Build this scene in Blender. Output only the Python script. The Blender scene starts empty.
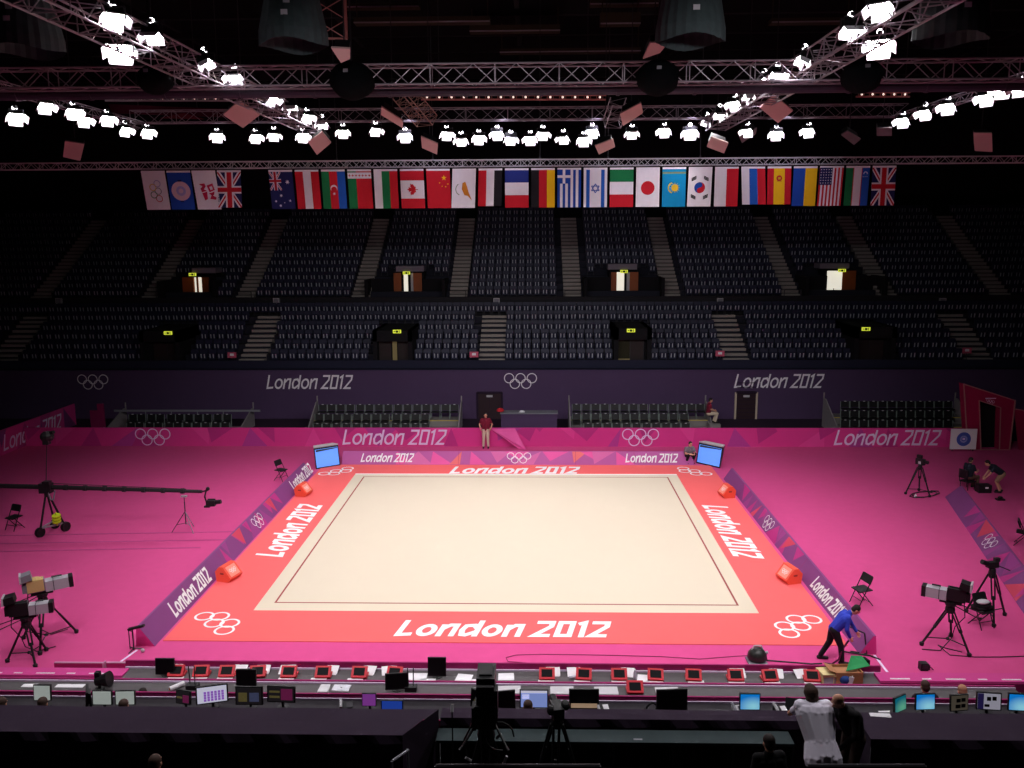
import bpy, bmesh, math, random
from mathutils import Vector, Matrix, Quaternion
R = math.radians
PI = math.pi
random.seed(7)
sc = bpy.context.scene
COL = sc.collection
V3 = Vector

# ------------------------------------------------------------------ camera
CAM = V3((0.829573521, -29.5648292, 10.2426926))
YAW, PITCH, ROLL, FPX = -0.0260866981, 0.169601818, -0.00506482404, 870.657385
FW = V3((math.sin(YAW) * math.cos(PITCH), math.cos(YAW) * math.cos(PITCH), -math.sin(PITCH)))
R0 = V3((math.cos(YAW), -math.sin(YAW), 0))
U0 = R0.cross(FW)
RT = R0 * math.cos(ROLL) + U0 * math.sin(ROLL)
UP = -R0 * math.sin(ROLL) + U0 * math.cos(ROLL)
cd = bpy.data.cameras.new('camera')
cam = bpy.data.objects.new('camera', cd)
COL.objects.link(cam)
M = Matrix((RT, UP, -FW)).transposed().to_4x4()
M.translation = CAM
cam.matrix_world = M
cd.sensor_width = 36
cd.lens = FPX / 1024 * 36
cd.clip_end = 300
sc.camera = cam


def ray(u, v):
    return FW + RT * ((u - 512) / FPX) - UP * ((v - 384) / FPX)


def atz(u, v, z=0.0):
    d = ray(u, v)
    return CAM + d * ((z - CAM.z) / d.z)


def aty(u, v, y):
    d = ray(u, v)
    return CAM + d * ((y - CAM.y) / d.y)


# ------------------------------------------------------------------ materials
def lin(c):
    c = c / 255
    return c / 12.92 if c <= .04045 else ((c + .055) / 1.055) ** 2.4


def mat(name, rgb, rough=.6, metal=0., noise=.06, scale=40., emit=0., spec=.3, sheen=0.):
    m = bpy.data.materials.new(name)
    m.use_nodes = True
    nt = m.node_tree
    b = nt.nodes['Principled BSDF']
    c = tuple(lin(x) for x in rgb) + (1,)
    b.inputs['Roughness'].default_value = rough
    b.inputs['Metallic'].default_value = metal
    b.inputs['Specular IOR Level'].default_value = spec
    if sheen:
        b.inputs['Sheen Weight'].default_value = sheen
    if noise:
        tc = nt.nodes.new('ShaderNodeTexCoord')
        n = nt.nodes.new('ShaderNodeTexNoise')
        n.inputs['Scale'].default_value = scale
        n.inputs['Detail'].default_value = 3
        mx = nt.nodes.new('ShaderNodeMix')
        mx.data_type = 'RGBA'
        mx.inputs['A'].default_value = tuple(x * (1 - noise) for x in c[:3]) + (1,)
        mx.inputs['B'].default_value = tuple(min(1, x * (1 + noise)) for x in c[:3]) + (1,)
        nt.links.new(tc.outputs['Object'], n.inputs['Vector'])
        nt.links.new(n.outputs['Fac'], mx.inputs['Factor'])
        nt.links.new(mx.outputs['Result'], b.inputs['Base Color'])
    else:
        b.inputs['Base Color'].default_value = c
    if emit:
        b.inputs['Emission Color'].default_value = c
        b.inputs['Emission Strength'].default_value = emit
        m.cycles.emission_sampling = 'NONE'
    return m


MT = {}


def mm(name, rgb=None, **k):
    if name not in MT:
        MT[name] = mat(name, rgb, **k)
    return MT[name]


PINK = mm('pink_carpet', (210, 78, 138), rough=.9, noise=.05, scale=3, spec=.1)
REDM = mm('red_carpet', (238, 103, 104), rough=.9, noise=.02, scale=2, spec=.1)
BEIGE = mm('beige_carpet', (213, 201, 180), rough=.95, noise=.015, scale=1.2, spec=.1)
LINEM = mm('dark_red_tape', (150, 70, 66), rough=.8, noise=.03)
WHITE = mm('white_print', (240, 238, 240), rough=.7, noise=.02)
LILAC = mm('lilac_print', (238, 216, 246), rough=.7, noise=.02)
MAGB = mm('magenta_board', (214, 56, 140), rough=.65, noise=.04, scale=2)
MAGD = mm('dark_magenta_print', (184, 46, 128), rough=.65, noise=.04, scale=2)
PURB = mm('violet_board', (128, 62, 124), rough=.65, noise=.05, scale=2)
PURL = mm('mauve_print', (176, 84, 150), rough=.65, noise=.05, scale=2)
PNKL = mm('light_pink_print', (222, 84, 156), rough=.65, noise=.04, scale=2)
REDP = mm('red_print', (206, 66, 92), rough=.65, noise=.04, scale=2)
WALLP = mm('aubergine_wall', (78, 58, 92), rough=.8, noise=.06, scale=.6)
SILV = mm('grey_print', (244, 240, 246), rough=.6, noise=.02)
CONC = mm('concrete', (160, 152, 146), rough=.9, noise=.12, scale=6)
STEPC = mm('pale_step', (198, 190, 180), rough=.9, noise=.1, scale=6)
STANDD = mm('dark_stand', (40, 40, 52), rough=.9, noise=.1, scale=2)
NAVY = mm('navy_plastic', (36, 38, 62), rough=.5, noise=.05)
SEATG = mm('grey_bracket', (184, 186, 196), rough=.5, noise=.03)
BLACKP = mm('black_plastic', (24, 24, 26), rough=.5, noise=.08)
BLACKC = mm('black_cloth', (18, 17, 20), rough=.95, noise=.15, scale=5)
DRAPE = mm('aubergine_drape', (42, 26, 46), rough=.9, noise=.12, scale=3)
MAGC = mm('magenta_cloth', (156, 30, 98), rough=.85, noise=.12, scale=4)
DESKT = mm('grey_desk_top', (88, 84, 86), rough=.7, noise=.06)
ALU = mm('aluminium', (160, 150, 160), rough=.4, metal=.3, noise=.05)
ALUD = mm('dull_truss_metal', (150, 140, 150), rough=.45, metal=.3, noise=.08)
STEEL = mm('dark_steel', (60, 58, 62), rough=.45, metal=.6, noise=.08)
GREYP = mm('grey_plastic', (128, 128, 136), rough=.5, noise=.05)
GREYL = mm('light_grey_plastic', (190, 188, 192), rough=.5, noise=.04)
PAPER = mm('white_paper', (244, 242, 246), rough=.8, noise=.01)
CREAM = mm('cream_card', (226, 208, 150), rough=.8, noise=.04)
CARD = mm('brown_card', (176, 122, 84), rough=.85, noise=.06, scale=8)
REDC = mm('red_casing', (214, 40, 56), rough=.45, noise=.04)
REDS = mm('coral_red_box', (236, 84, 62), rough=.5, noise=.04)
GREENF = mm('green_folder', (40, 150, 84), rough=.6, noise=.04)
SCRD = mm('dark_screen', (14, 12, 16), rough=.5, noise=.05, spec=.1)
WOOD = mm('door_wood', (150, 78, 34), rough=.5, noise=.2, scale=3)
CEILM = mm('roof_black', (20, 19, 22), rough=.9, noise=.2, scale=.5)
SIDEW = mm('side_wall_black', (18, 17, 22), rough=.95, noise=.2, scale=.5)
TEALC = mm('dark_teal_cloth', (50, 62, 64), rough=.9, noise=.2, scale=4)
PALEP = mm('pale_panel', (214, 178, 176), rough=.8, noise=.03)
LENS = mm('lit_lens', (255, 250, 255), emit=45, noise=0)
GLINT = mm('lens_glint', (255, 248, 255), emit=12, noise=0)
LED = mm('small_lamp', (255, 226, 214), emit=.8, noise=0)
REFL = mm('flap_metal', (240, 238, 244), rough=.5, metal=.0, noise=.05)
EXITM = mm('exit_yellow_green', (196, 206, 60), emit=.9, noise=0)
EXITD = mm('exit_symbol', (40, 70, 10), noise=0)
GLOWW = mm('lit_corridor', (235, 230, 214), emit=.75, noise=.1, scale=4)
GLOWD = mm('dim_corridor', (112, 100, 66), emit=.25, noise=.15, scale=4)
SKIN = mm('skin', (206, 150, 124), rough=.6, noise=.05, scale=20)
HAIRD = mm('dark_hair', (36, 27, 25), rough=.7, noise=.2, scale=60)
HAIRB = mm('brown_hair', (74, 54, 46), rough=.7, noise=.2, scale=60)
MAROON = mm('maroon_cloth', (112, 22, 46), rough=.9, noise=.06)
KHAKI = mm('khaki_cloth', (206, 188, 166), rough=.9, noise=.05)
WHCL = mm('lavender_white_cloth', (238, 232, 248), rough=.9, noise=.04, scale=12)
BLUEC = mm('blue_cloth', (48, 66, 190), rough=.8, noise=.06)
DKTR = mm('black_trousers', (22, 18, 24), rough=.9, noise=.1)
EYE = mm('eye', (20, 16, 16), rough=.2, noise=0)
YELP = mm('yellow_weight', (206, 226, 40), rough=.5, noise=.05)
SHOE = mm('dark_shoe', (34, 28, 32), rough=.6, noise=.05)


# ------------------------------------------------------------------ mesh builder
class MB:
    def __init__(s):
        s.v, s.f, s.m = [], [], []

    def add(s, vs, fs, mi=0):
        b = len(s.v)
        s.v += [V3(p) for p in vs]
        for f in fs:
            s.f.append([b + i for i in f])
            s.m.append(mi)

    def poly(s, pts, mi=0):
        s.add(pts, [list(range(len(pts)))], mi)

    def hexa(s, p, mi=0):  # 8 points: bottom 4 ccw, top 4 ccw
        s.add(p, [(3, 2, 1, 0), (4, 5, 6, 7), (0, 1, 5, 4), (1, 2, 6, 5), (2, 3, 7, 6), (3, 0, 4, 7)], mi)

    def box(s, c, sz, mi=0, rot=None):
        c = V3(c)
        h = [x / 2 for x in sz]
        pts = []
        for z in (-1, 1):
            for x, y in ((-1, -1), (1, -1), (1, 1), (-1, 1)):
                p = V3((x * h[0], y * h[1], z * h[2]))
                if rot is not None:
                    p = rot @ p
                pts.append(c + p)
        s.hexa(pts, mi)

    def bb(s, x0, x1, y0, y1, z0, z1, mi=0):
        s.box(((x0 + x1) / 2, (y0 + y1) / 2, (z0 + z1) / 2), (abs(x1 - x0), abs(y1 - y0), abs(z1 - z0)), mi)

    def bar(s, p, q, r, mi=0, n=6, r2=None, cap=True):
        p, q = V3(p), V3(q)
        d = q - p
        if d.length < 1e-6:
            return
        d.normalize()
        a = d.orthogonal().normalized()
        b = d.cross(a)
        r2 = r if r2 is None else r2
        vs = []
        for c, rr in ((p, r), (q, r2)):
            for i in range(n):
                t = 2 * PI * i / n
                vs.append(c + a * (rr * math.cos(t)) + b * (rr * math.sin(t)))
        fs = [(i, (i + 1) % n, n + (i + 1) % n, n + i) for i in range(n)]
        if cap:
            fs += [tuple(range(n - 1, -1, -1)), tuple(range(n, 2 * n))]
        s.add(vs, fs, mi)

    def tube(s, pts, r, mi=0, n=6):
        for a, b in zip(pts, pts[1:]):
            s.bar(a, b, r, mi, n)

    def ell(s, c, rad, mi=0, n=10, k=7, rot=None):
        c = V3(c)
        vs, fs = [], []
        for j in range(1, k):
            ph = PI * j / k
            for i in range(n):
                t = 2 * PI * i / n
                p = V3((rad[0] * math.sin(ph) * math.cos(t), rad[1] * math.sin(ph) * math.sin(t), rad[2] * math.cos(ph)))
                vs.append(c + (rot @ p if rot is not None else p))
        top, bot = V3((0, 0, rad[2])), V3((0, 0, -rad[2]))
        if rot is not None:
            top, bot = rot @ top, rot @ bot
        vs += [c + top, c + bot]
        nt, nb = len(vs) - 2, len(vs) - 1
        for j in range(k - 2):
            for i in range(n):
                i2 = (i + 1) % n
                fs.append((j * n + i, (j + 1) * n + i, (j + 1) * n + i2, j * n + i2))
        for i in range(n):
            i2 = (i + 1) % n
            fs.append((nt, i, i2))
            fs.append((nb, (k - 2) * n + i2, (k - 2) * n + i))
        s.add(vs, fs, mi)

    def cap(s, p, q, r, r2=None, n=10):  # tapered capsule
        r2 = r if r2 is None else r2
        s.bar(p, q, r, 0, n, r2)
        s.ell(p, (r, r, r), 0, n, 6)
        s.ell(q, (r2, r2, r2), 0, n, 6)

    def lathe(s, prof, c=(0, 0, 0), n=16, mi=0, rot=None):
        c = V3(c)
        vs, fs = [], []
        for r, z in prof:
            for i in range(n):
                t = 2 * PI * i / n
                p = V3((r * math.cos(t), r * math.sin(t), z))
                vs.append(c + (rot @ p if rot is not None else p))
        for j in range(len(prof) - 1):
            for i in range(n):
                i2 = (i + 1) % n
                fs.append((j * n + i, j * n + i2, (j + 1) * n + i2, (j + 1) * n + i))
        fs.append(tuple(range(n - 1, -1, -1)))
        fs.append(tuple((len(prof) - 1) * n + i for i in range(n)))
        s.add(vs, fs, mi)

    def prism(s, a, b, mi=0):  # two matching polygons (lists of points)
        n = len(a)
        s.add(list(a) + list(b), [tuple(range(n - 1, -1, -1)), tuple(range(n, 2 * n))] + [(i, (i + 1) % n, n + (i + 1) % n, n + i) for i in range(n)], mi)

    def build(s, name, mats, parent=None, org=None, smooth=False, world=False):
        me = bpy.data.meshes.new(name)
        vs = s.v
        if org is not None:
            o = V3(org)
            vs = [p - o for p in vs]
        elif world and parent is not None:
            inv = wm(parent).inverted()
            vs = [inv @ p for p in vs]
        me.from_pydata([tuple(p) for p in vs], [], s.f)
        for m in (mats if isinstance(mats, (list, tuple)) else [mats]):
            me.materials.append(m)
        me.polygons.foreach_set('material_index', s.m)
        if smooth:
            me.polygons.foreach_set('use_smooth', [True] * len(me.polygons))
        me.update()
        ob = bpy.data.objects.new(name, me)
        COL.objects.link(ob)
        if parent is not None:
            ob.parent = parent
        if org is not None:
            ob.location = V3(org)
        return ob


def wm(o):
    m = o.matrix_basis.copy()
    while o.parent is not None:
        o = o.parent
        m = o.matrix_basis @ m
    return m


LABELS = {}


def tag(o, label, cat, group=None, kind=None):
    o['label'] = label
    o['category'] = cat
    if group:
        o['group'] = group
    if kind:
        o['kind'] = kind
    return o


def thing(name, label, cat, loc=(0, 0, 0), rotz=0., group=None):
    o = bpy.data.objects.new(name, None)
    o.empty_display_size = .2
    COL.objects.link(o)
    o.location = V3(loc)
    o.rotation_euler = (0, 0, rotz)
    return tag(o, label, cat, group)


def structure(o):
    o['kind'] = 'structure'
    return o


def kids(o):
    return [c for c in o.children]


def dup(o, loc, rotz=None, label=None, group=None):
    c = o.copy()
    COL.objects.link(c)
    c.location = V3(loc)
    if rotz is not None:
        c.rotation_euler = (0, 0, rotz)
    if label:
        c['label'] = label
    if group:
        c['group'] = group
    for k in list(o.children):
        d = k.copy()
        COL.objects.link(d)
        d.parent = c
        for g in list(k.children):
            e = g.copy()
            COL.objects.link(e)
            e.parent = d
    return c


ORD = ('zeroth first second third fourth fifth sixth seventh eighth ninth tenth eleventh twelfth thirteenth fourteenth fifteenth sixteenth '
       'seventeenth eighteenth nineteenth twentieth').split()


def ordn(n):
    if n <= 20:
        return ORD[n]
    tens = {20: 'twenty', 30: 'thirty', 40: 'forty', 50: 'fifty'}
    if n % 10 == 0:
        return tens[n].replace('y', 'ieth')
    return tens[n // 10 * 10] + '-' + ORD[n % 10]


# ------------------------------------------------------------------ lettering and marks (2-D)
def ribbon(pts, w, closed=False):
    """quads along a polyline with mitred joints"""
    n = len(pts)
    P = [Vector((p[0], p[1])) for p in pts]
    L, Rr = [], []
    for i in range(n):
        if closed:
            a, b = P[i - 1], P[(i + 1) % n]
        else:
            a, b = P[max(0, i - 1)], P[min(n - 1, i + 1)]
        d1 = (P[i] - a)
        d2 = (b - P[i])
        if d1.length < 1e-9:
            d1 = d2
        if d2.length < 1e-9:
            d2 = d1
        d1, d2 = d1.normalized(), d2.normalized()
        n1, n2 = Vector((-d1.y, d1.x)), Vector((-d2.y, d2.x))
        m = (n1 + n2)
        m = m / max(.35, m.length_squared / 2) if m.length > 1e-6 else n1
        L.append(P[i] + m * w / 2)
        Rr.append(P[i] - m * w / 2)
    out = []
    for i in range(n if closed else n - 1):
        j = (i + 1) % n
        out.append([Rr[i], Rr[j], L[j], L[i]])
    return out


def circle2(cx, cy, rx, ry, n=22):
    return [(cx + rx * math.cos(2 * PI * i / n), cy + ry * math.sin(2 * PI * i / n)) for i in range(n)]


def london(w=.12):
    """London 2012 as slanted stroke letters, cap height 1; returns quads and total width"""
    h = w / 2
    G = []
    x = 0.

    def put(strokes, adv):
        nonlocal x
        for pts, closed in strokes:
            for q in ribbon(pts, w, closed):
                G.append([(p.x + x, p.y) for p in q])
        x += adv
    L = [([(h, 1), (h, h), (.54, h + .04)], False)]
    o = [(circle2(.33, .38, .33 - h, .38 - h), True)]
    nn = [([(h, 0), (h, .74)], False), ([(h, .44), (.3, .7), (.52, .7), (.52, 0)], False)]
    d = [([(.56, .52), (.42, .7), (.16, .66), (h, .4), (h + .06, .12), (.3, h), (.58, .3)], False), ([(.6, 0), (.6, 1)], False)]
    two = [([(.04, 1 - h), (.56, 1 - h), (.56, .66), (.1, h), (.62, h)], False)]
    zero = [([(h, 1 - h), (.6 - h, 1 - h), (.6 - h, h), (h, h)], True)]
    one = [([(.0, .8), (.2, 1 - h), (.2, 0)], False)]
    put(L, .62); put(o, .72); put(nn, .68); put(d, .76); put(o, .72); put(nn, .66)
    x += .28
    put(two, .74); put(zero, .7); put(one, .4); put(two, .64)
    W = x
    G = [[(px + .24 * py, py) for px, py in q] for q in G]
    return G, W + .2


def frame(O, U, V):
    O, U, V = V3(O), V3(U).normalized(), V3(V).normalized()
    N = U.cross(V).normalized()
    return O, U, V, N


def write(mb, O, U, V, width, height, w=.12, off=.006, mi=0):
    O, U, V, N = frame(O, U, V)
    G, W = london(w)
    for k, q in enumerate(G):
        pts = [O + U * ((px / W - .5) * width) + V * ((py - .5) * height) + N * (off + .0007 * (k % 7)) for px, py in q]
        if (pts[1] - pts[0]).cross(pts[2] - pts[0]).dot(N) < 0:
            pts.reverse()
        mb.poly(pts, mi)


def rings(mb, O, U, V, width, t=.16, off=.006, mi=0, mis=None, squash=1.):
    O, U, V, N = frame(O, U, V)
    r = width / 6.4
    cs = [(-2.2, .55), (0, .55), (2.2, .55), (-1.1, -.55), (1.1, -.55)]
    for k, (cx, cy) in enumerate(cs):
        for q in ribbon(circle2(cx * r, cy * r, r * (1 - t / 2), r * (1 - t / 2), 28), r * t, True):
            mb.poly([O + U * p.x + V * p.y * squash + N * (off + .0006 * k) for p in q], mis[k] if mis else mi)


def shards(mb, O, U, V, W, H, n, mis, off=.003, seed=1):
    """angular printed facets on a board"""
    rnd = random.Random(seed)
    O, U, V, N = frame(O, U, V)
    for i in range(n):
        cx = (i + rnd.random()) / n * W - W / 2
        ww = W / n * rnd.uniform(.7, 1.7)
        a = [(cx - ww * .5, -H / 2), (cx + ww * rnd.uniform(.1, .6), -H / 2), (cx + ww * rnd.uniform(-.5, .5), H / 2)] if rnd.random() < .5 else \
            [(cx - ww * .5, H / 2), (cx + ww * rnd.uniform(-.5, .5), -H / 2 * rnd.uniform(.2, 1)), (cx + ww * .5, H / 2)]
        a = [(max(-W / 2, min(W / 2, p)), q) for p, q in a]
        mi = mis[i % len(mis)]
        pts = [O + U * p + V * q + N * (off + .0004 * (i % 4)) for p, q in a]
        if (pts[1] - pts[0]).cross(pts[2] - pts[0]).dot(N) < 0:
            pts.reverse()
        mb.poly(pts, mi)


def atx(u, v, x):
    d = ray(u, v)
    return CAM + d * ((x - CAM.x) / d.x)


# ================================================================== THE SETTING
mb = MB()
mb.bb(-40, 40, -11.45, 13.3, -.3, 0)
structure(mb.build('floor', PINK))
mb = MB()
mb.bb(-40, 40, 13.3, 18.6, -.3, 0)
structure(mb.build('floor_back', DRAPE))
mb = MB()
mb.bb(-41, 41, -34, 46, 21.5, 21.8)
for i in range(9):
    y = 2 + i * 4.2
    mb.bb(-40, 40, y - .15, y + .15, 20.6, 21.5)
for x in range(-36, 37, 9):
    mb.bb(x - .12, x + .12, -30, 45, 20.9, 21.5)
structure(mb.build('ceiling', CEILM))
for nm, x in (('wall_left', -41), ('wall_right', 41)):
    mb = MB()
    mb.bb(x - .15, x + .15, -34, 46, -.3, 21.6)
    structure(mb.build(nm, SIDEW))
mb = MB()
mb.bb(-41, 41, 36.2, 36.5, -.3, 21.6)
structure(mb.build('wall_back', SIDEW))
mb = MB()
mb.bb(-41, 41, -34.3, -34, -.3, 21.6)
structure(mb.build('wall_front', SIDEW))

# purple wall under the lower stand
WY = 18.6
wz = aty(512, 370, WY).z
mb = MB()
mb.bb(-40, 40, WY, WY + .25, 0, wz)
mb.bb(-40, 40, WY - .03, WY, wz - .06, wz, 0)
pw = structure(mb.build('wall_stand_base', WALLP))


def wall_write(u0, u1, v0, v1, y, parent, m, w=.12, world=True):
    a, b = aty(u0, (v0 + v1) / 2, y), aty(u1, (v0 + v1) / 2, y)
    zt, zb = aty((u0 + u1) / 2, v0, y).z, aty((u0 + u1) / 2, v1, y).z
    t = MB()
    write(t, ((a.x + b.x) / 2, y, (zt + zb) / 2), (1, 0, 0), (0, 0, 1), b.x - a.x, zt - zb, w)
    return t.build('lettering', m, parent)


def wall_rings(u, v, wpx, y, parent, m, t=.17):
    a, b = aty(u - wpx / 2, v, y), aty(u + wpx / 2, v, y)
    tt = MB()
    rings(tt, ((a.x + b.x) / 2, y, a.z), (1, 0, 0), (0, 0, 1), b.x - a.x, t)
    return tt.build('ring_emblem', m, parent)


wall_write(266, 353, 375, 389, WY - .004, pw, SILV, .135)
wall_write(734, 824, 374, 388, WY - .004, pw, SILV, .135)
wall_rings(520.5, 381, 33, WY - .004, pw, SILV)
wall_rings(93, 382, 31, WY - .004, pw, SILV)
for i, (u0, u1, v0) in enumerate(((477.5, 502, 393), (735, 756, 393))):
    a, b = aty(u0, 410, WY), aty(u1, 410, WY)
    z = aty(u0, v0, WY).z
    mb = MB()
    mb.bb(a.x, b.x, WY - .04, WY, 0, z, 1)
    for xx in (a.x, b.x):
        mb.bb(xx - .05, xx + .05, WY - .1, WY, 0, z + .05, 2 if i else 0)
    mb.bb(a.x, b.x, WY - .1, WY, z - .02, z + .08, 0)
    if i == 0:
        mb.bb((a.x + b.x) / 2 - .01, (a.x + b.x) / 2 + .01, WY - .05, WY - .03, 0, z, 0)
    else:
        for k in range(9):
            mb.bb(a.x + .05, b.x - .05, WY - .06, WY - .035, .12 + k * .24, .15 + k * .24, 0)
    d = structure(mb.build('door_%d' % (i + 1), [DRAPE, mm('door_dark', (46, 26, 34), rough=.6), KHAKI]))
    s = MB()
    c = (a.x + b.x) / 2
    s.bb(c - .17, c + .17, WY - .12, WY - .1, z - .22, z - .1)
    s.build('door_sign', GREYL, d)
# ------------------------------------------------------------------ stands
LOWY = [19.8 + .85 * i for i in range(6)]
LOWZ = [aty(512, v, y).z for v, y in zip((356, 346, 336, 327, 317, 308.5), LOWY)]
UPY = [25.2 + .8 * i for i in range(12)]
UPZ = [6.71 + .435 * i + .0026 * i * i for i in range(12)]
SEATH = .42                                        # seat centre above its tread


def xs(u, v, y):
    return aty(u, v, y).x


STAIR_LOW = [(x, .74) for x in (xs(260, 340, 21.5), xs(493, 340, 21.5), xs(730, 340, 21.5), xs(966, 340, 21.5), xs(17, 340, 21.5))]
STAIR_UP = []
for ub, ut in ((35, 100), (148, 197), (242, 281), (360, 381), (458, 467), (573, 568), (671.5, 655.5), (794, 758), (889, 844), (1008, 940)):
    STAIR_UP.append(((xs(ub, 295, 25.0) + xs(ut, 215, 33.6)) / 2, .56))
VOM_LOW = [(xs(a, 350, 20), xs(b, 350, 20)) for a, b in ((145, 184), (375, 414), (613, 650), (850, 891))]
VOM_UP = [(xs(a, 290, 26), xs(b, 290, 26)) for a, b in ((165, 222), (368, 447), (583, 662), (800, 880))]

mb = MB()
for i in range(6):
    y0, y1 = LOWY[i] - .42, LOWY[i] + .43
    zt = LOWZ[i] - SEATH
    mb.bb(-40, 40, y0, y1, 0 if i == 0 else LOWZ[i - 1] - SEATH - .3, zt)
    mb.bb(-40, 40, y0 - .012, y0, zt - .05, zt - .01, 1)
structure(mb.build('floor_lower_stand', [STANDD, STEEL]))
mb = MB()
mb.bb(-40, 40, WY + .02, LOWY[0] - .42, wz - .15, wz + .02, 0)
mb.bb(-40, 40, LOWY[0] - .62, LOWY[0] - .56, wz, LOWZ[0] - .15, 0)
structure(mb.build('trim_lower_stand', [mm('navy_fascia', (30, 32, 54), rough=.8)]))
mb = MB()
for i in range(12):
    y0, y1 = UPY[i] - .4, UPY[i] + .4
    zt = UPZ[i] - SEATH
    mb.bb(-40, 40, y0, y1 if i < 11 else 36.2, zt - .9, zt)
structure(mb.build('floor_upper_stand', STANDD))
mb = MB()
ptop = aty(512, 296.5, 24.75).z
mb.bb(-40, 40, 24.6, 24.75, LOWZ[5] - .6, ptop)
mb.bb(-40, 40, 24.57, 24.78, ptop - .06, ptop)
structure(mb.build('trim_upper_stand', [mm('parapet', (34, 33, 38), rough=.8)]))

for k, (x, hw) in enumerate(STAIR_LOW):
    mb = MB()
    zs = [LOWZ[0] - SEATH - .5] + [z - SEATH for z in LOWZ]
    for i in range(6 if k else 6):
        for j in range(2):
            z = zs[i] + (zs[i + 1] - zs[i]) * (j + 1) / 2
            y = LOWY[i] - .42 - .425 + .425 * j - .03
            mb.bb(x - hw, x + hw, y, y + .47, z - .3, z + .012, 0)
            mb.bb(x - hw, x + hw, y - .004, y + .05, z + .012, z + .02, 1)
            mb.bb(x - hw, x + hw, y - .008, y, z - .26, z - .12, 2)
    structure(mb.build('floor_lower_stair', [CONC, STEPC, STANDD]))
for k, (x, hw) in enumerate(STAIR_UP):
    mb = MB()
    zs = [UPZ[0] - SEATH - .43] + [z - SEATH for z in UPZ]
    for i in range(12):
        for j in range(2):
            z = zs[i] + (zs[i + 1] - zs[i]) * (j + 1) / 2
            y = UPY[i] - .4 - .4 + .4 * j - .03
            mb.bb(x - hw, x + hw, max(24.8, y), y + .45, z - .3, z + .012, 0)
            mb.bb(x - hw, x + hw, max(24.8, y) - .004, y + .04, z + .012, z + .02, 1)
            mb.bb(x - hw, x + hw, max(24.8, y) - .008, y, z - .22, z - .13, 2)
    mb.bb(x - hw - .1, x + hw + .1, 24.8, 24.95, zs[0] + .1, zs[0] + .2, 1)
    structure(mb.build('floor_upper_stair', [CONC, STEPC, mm('riser_grey', (104, 98, 94), rough=.9)]))
    if 1 <= k <= 8:
        mb = MB()
        for xx in (x - hw + .05, x + hw - .05):
            mb.bar((xx, 24.85, zs[0]), (xx, 24.85, zs[0] + .95), .025)
        mb.bar((x - hw + .05, 24.85, zs[0] + .95), (x + hw - .05, 24.85, zs[0] + .95), .025)
        mb.bar((x - hw + .05, 24.85, zs[0] + .5), (x + hw - .05, 24.85, zs[0] + .5), .018)
        t = mb.build('stair_guard_rail', STEEL, org=(x, 24.85, zs[0]))
        tag(t, 'steel guard rail at the foot of the %s upper stair counted from the left' % ORD[k + 1], 'rail', 'guard rails of the upper stairs')

# lower doorways: dark surrounds with an exit sign over them
VD = mm('doorway_dark', (20, 19, 24), rough=.9)
EXITS_LOW = ((168, 333), (397, 331.5), (631, 330.5), (866, 329))
EXITS_UP = ((192.5, 274.5), (406.5, 273), (624, 271.5), (842, 270.5))


def exit_sign(u, v, y, label):
    p = aty(u, v, y)
    mb = MB()
    mb.box((p.x, y, p.z), (.46, .07, .19), 0)
    mb.bb(p.x - .07, p.x + .07, y - .04, y - .034, p.z - .06, p.z + .06, 1)
    mb.bb(p.x + .11, p.x + .15, y - .04, y - .034, p.z - .07, p.z + .07, 1)
    mb.bb(p.x - .19, p.x - .1, y - .04, y - .034, p.z - .02, p.z + .02, 1)
    o = mb.build('exit_sign', [EXITM, EXITD], org=(p.x, y, p.z))
    h = MB()
    h.bar((0, .04, .06), (0, .16, .06), .02)
    h.build('bracket', STEEL, o)
    tag(o, label, 'exit sign', 'lit exit signs over the doorways')


for i, (x0, x1) in enumerate(VOM_LOW):
    y0 = LOWY[0] - .45
    zt = aty(512, (330.5, 330.5, 329, 328)[i], y0).z
    zb = LOWZ[0] - SEATH - .5
    mb = MB()
    mb.bb(x0, x0 + .25, y0, 23.5, zb, zt)
    mb.bb(x1 - .25, x1, y0, 23.5, zb, zt)
    mb.bb(x0, x1, y0, 23.5, zt - .62, zt)
    mb.bb(x0, x1, y0 + .6, y0 + .7, zb, zt)
    mb.bb(x0, x1, y0 - .05, y0, zb, zb + .06)
    structure(mb.build('trim_lower_doorway', VD))
    mb = MB()
    yy = y0 + .55
    um = (168, 395, 630, 868)[i]
    xm = xs(um, 355, yy)
    zd = aty(um, (343, 341, 340, 340)[i], yy).z
    if i == 1:
        mb.bb(xm - .13, xm + .13, yy - .03, yy, zb, zd, 1)
        mb.bb(xm - .9, xm - .2, yy - .04, yy, zb, zd, 0)
        mb.bb(xm + .2, xm + .8, yy - .04, yy, zb, zd, 0)
    elif i == 2:
        mb.bb(xm - .72, xm, yy - .03, yy, zb, zb + .75, 1)
        mb.bb(xm - .72, xm, yy - .03, yy, zb + .75, zd, 2)
        mb.bb(xm + .02, xm + .75, yy - .05, yy, zb, zd, 0)
        for xx in (xm, xm + .75):
            mb.bb(xx - .02, xx + .02, yy - .06, yy, zb, zd + .03, 3)
        mb.bb(xm - .72, xm + .77, yy - .06, yy, zd, zd + .05, 3)
    else:
        mb.bb(xm - .8, xm, yy - .04, yy, zb, zd, 0)
        mb.bb(xm + .04, xm + .8, yy - .04, yy, zb, zd, 0)
        mb.bb(xm, xm + .04, yy - .05, yy, zb, zd, 3)
    structure(mb.build('door_%d' % (i + 3), [mm('door_leaf', (40, 30, 30), rough=.6), GLOWD, mm('dim_door', (44, 42, 24), rough=.8), STEEL]))
    u, v = EXITS_LOW[i]
    exit_sign(u, v, y0 - .06, 'lit exit sign over the %s doorway from the left in the lower stand' % ORD[i + 1])

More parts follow.
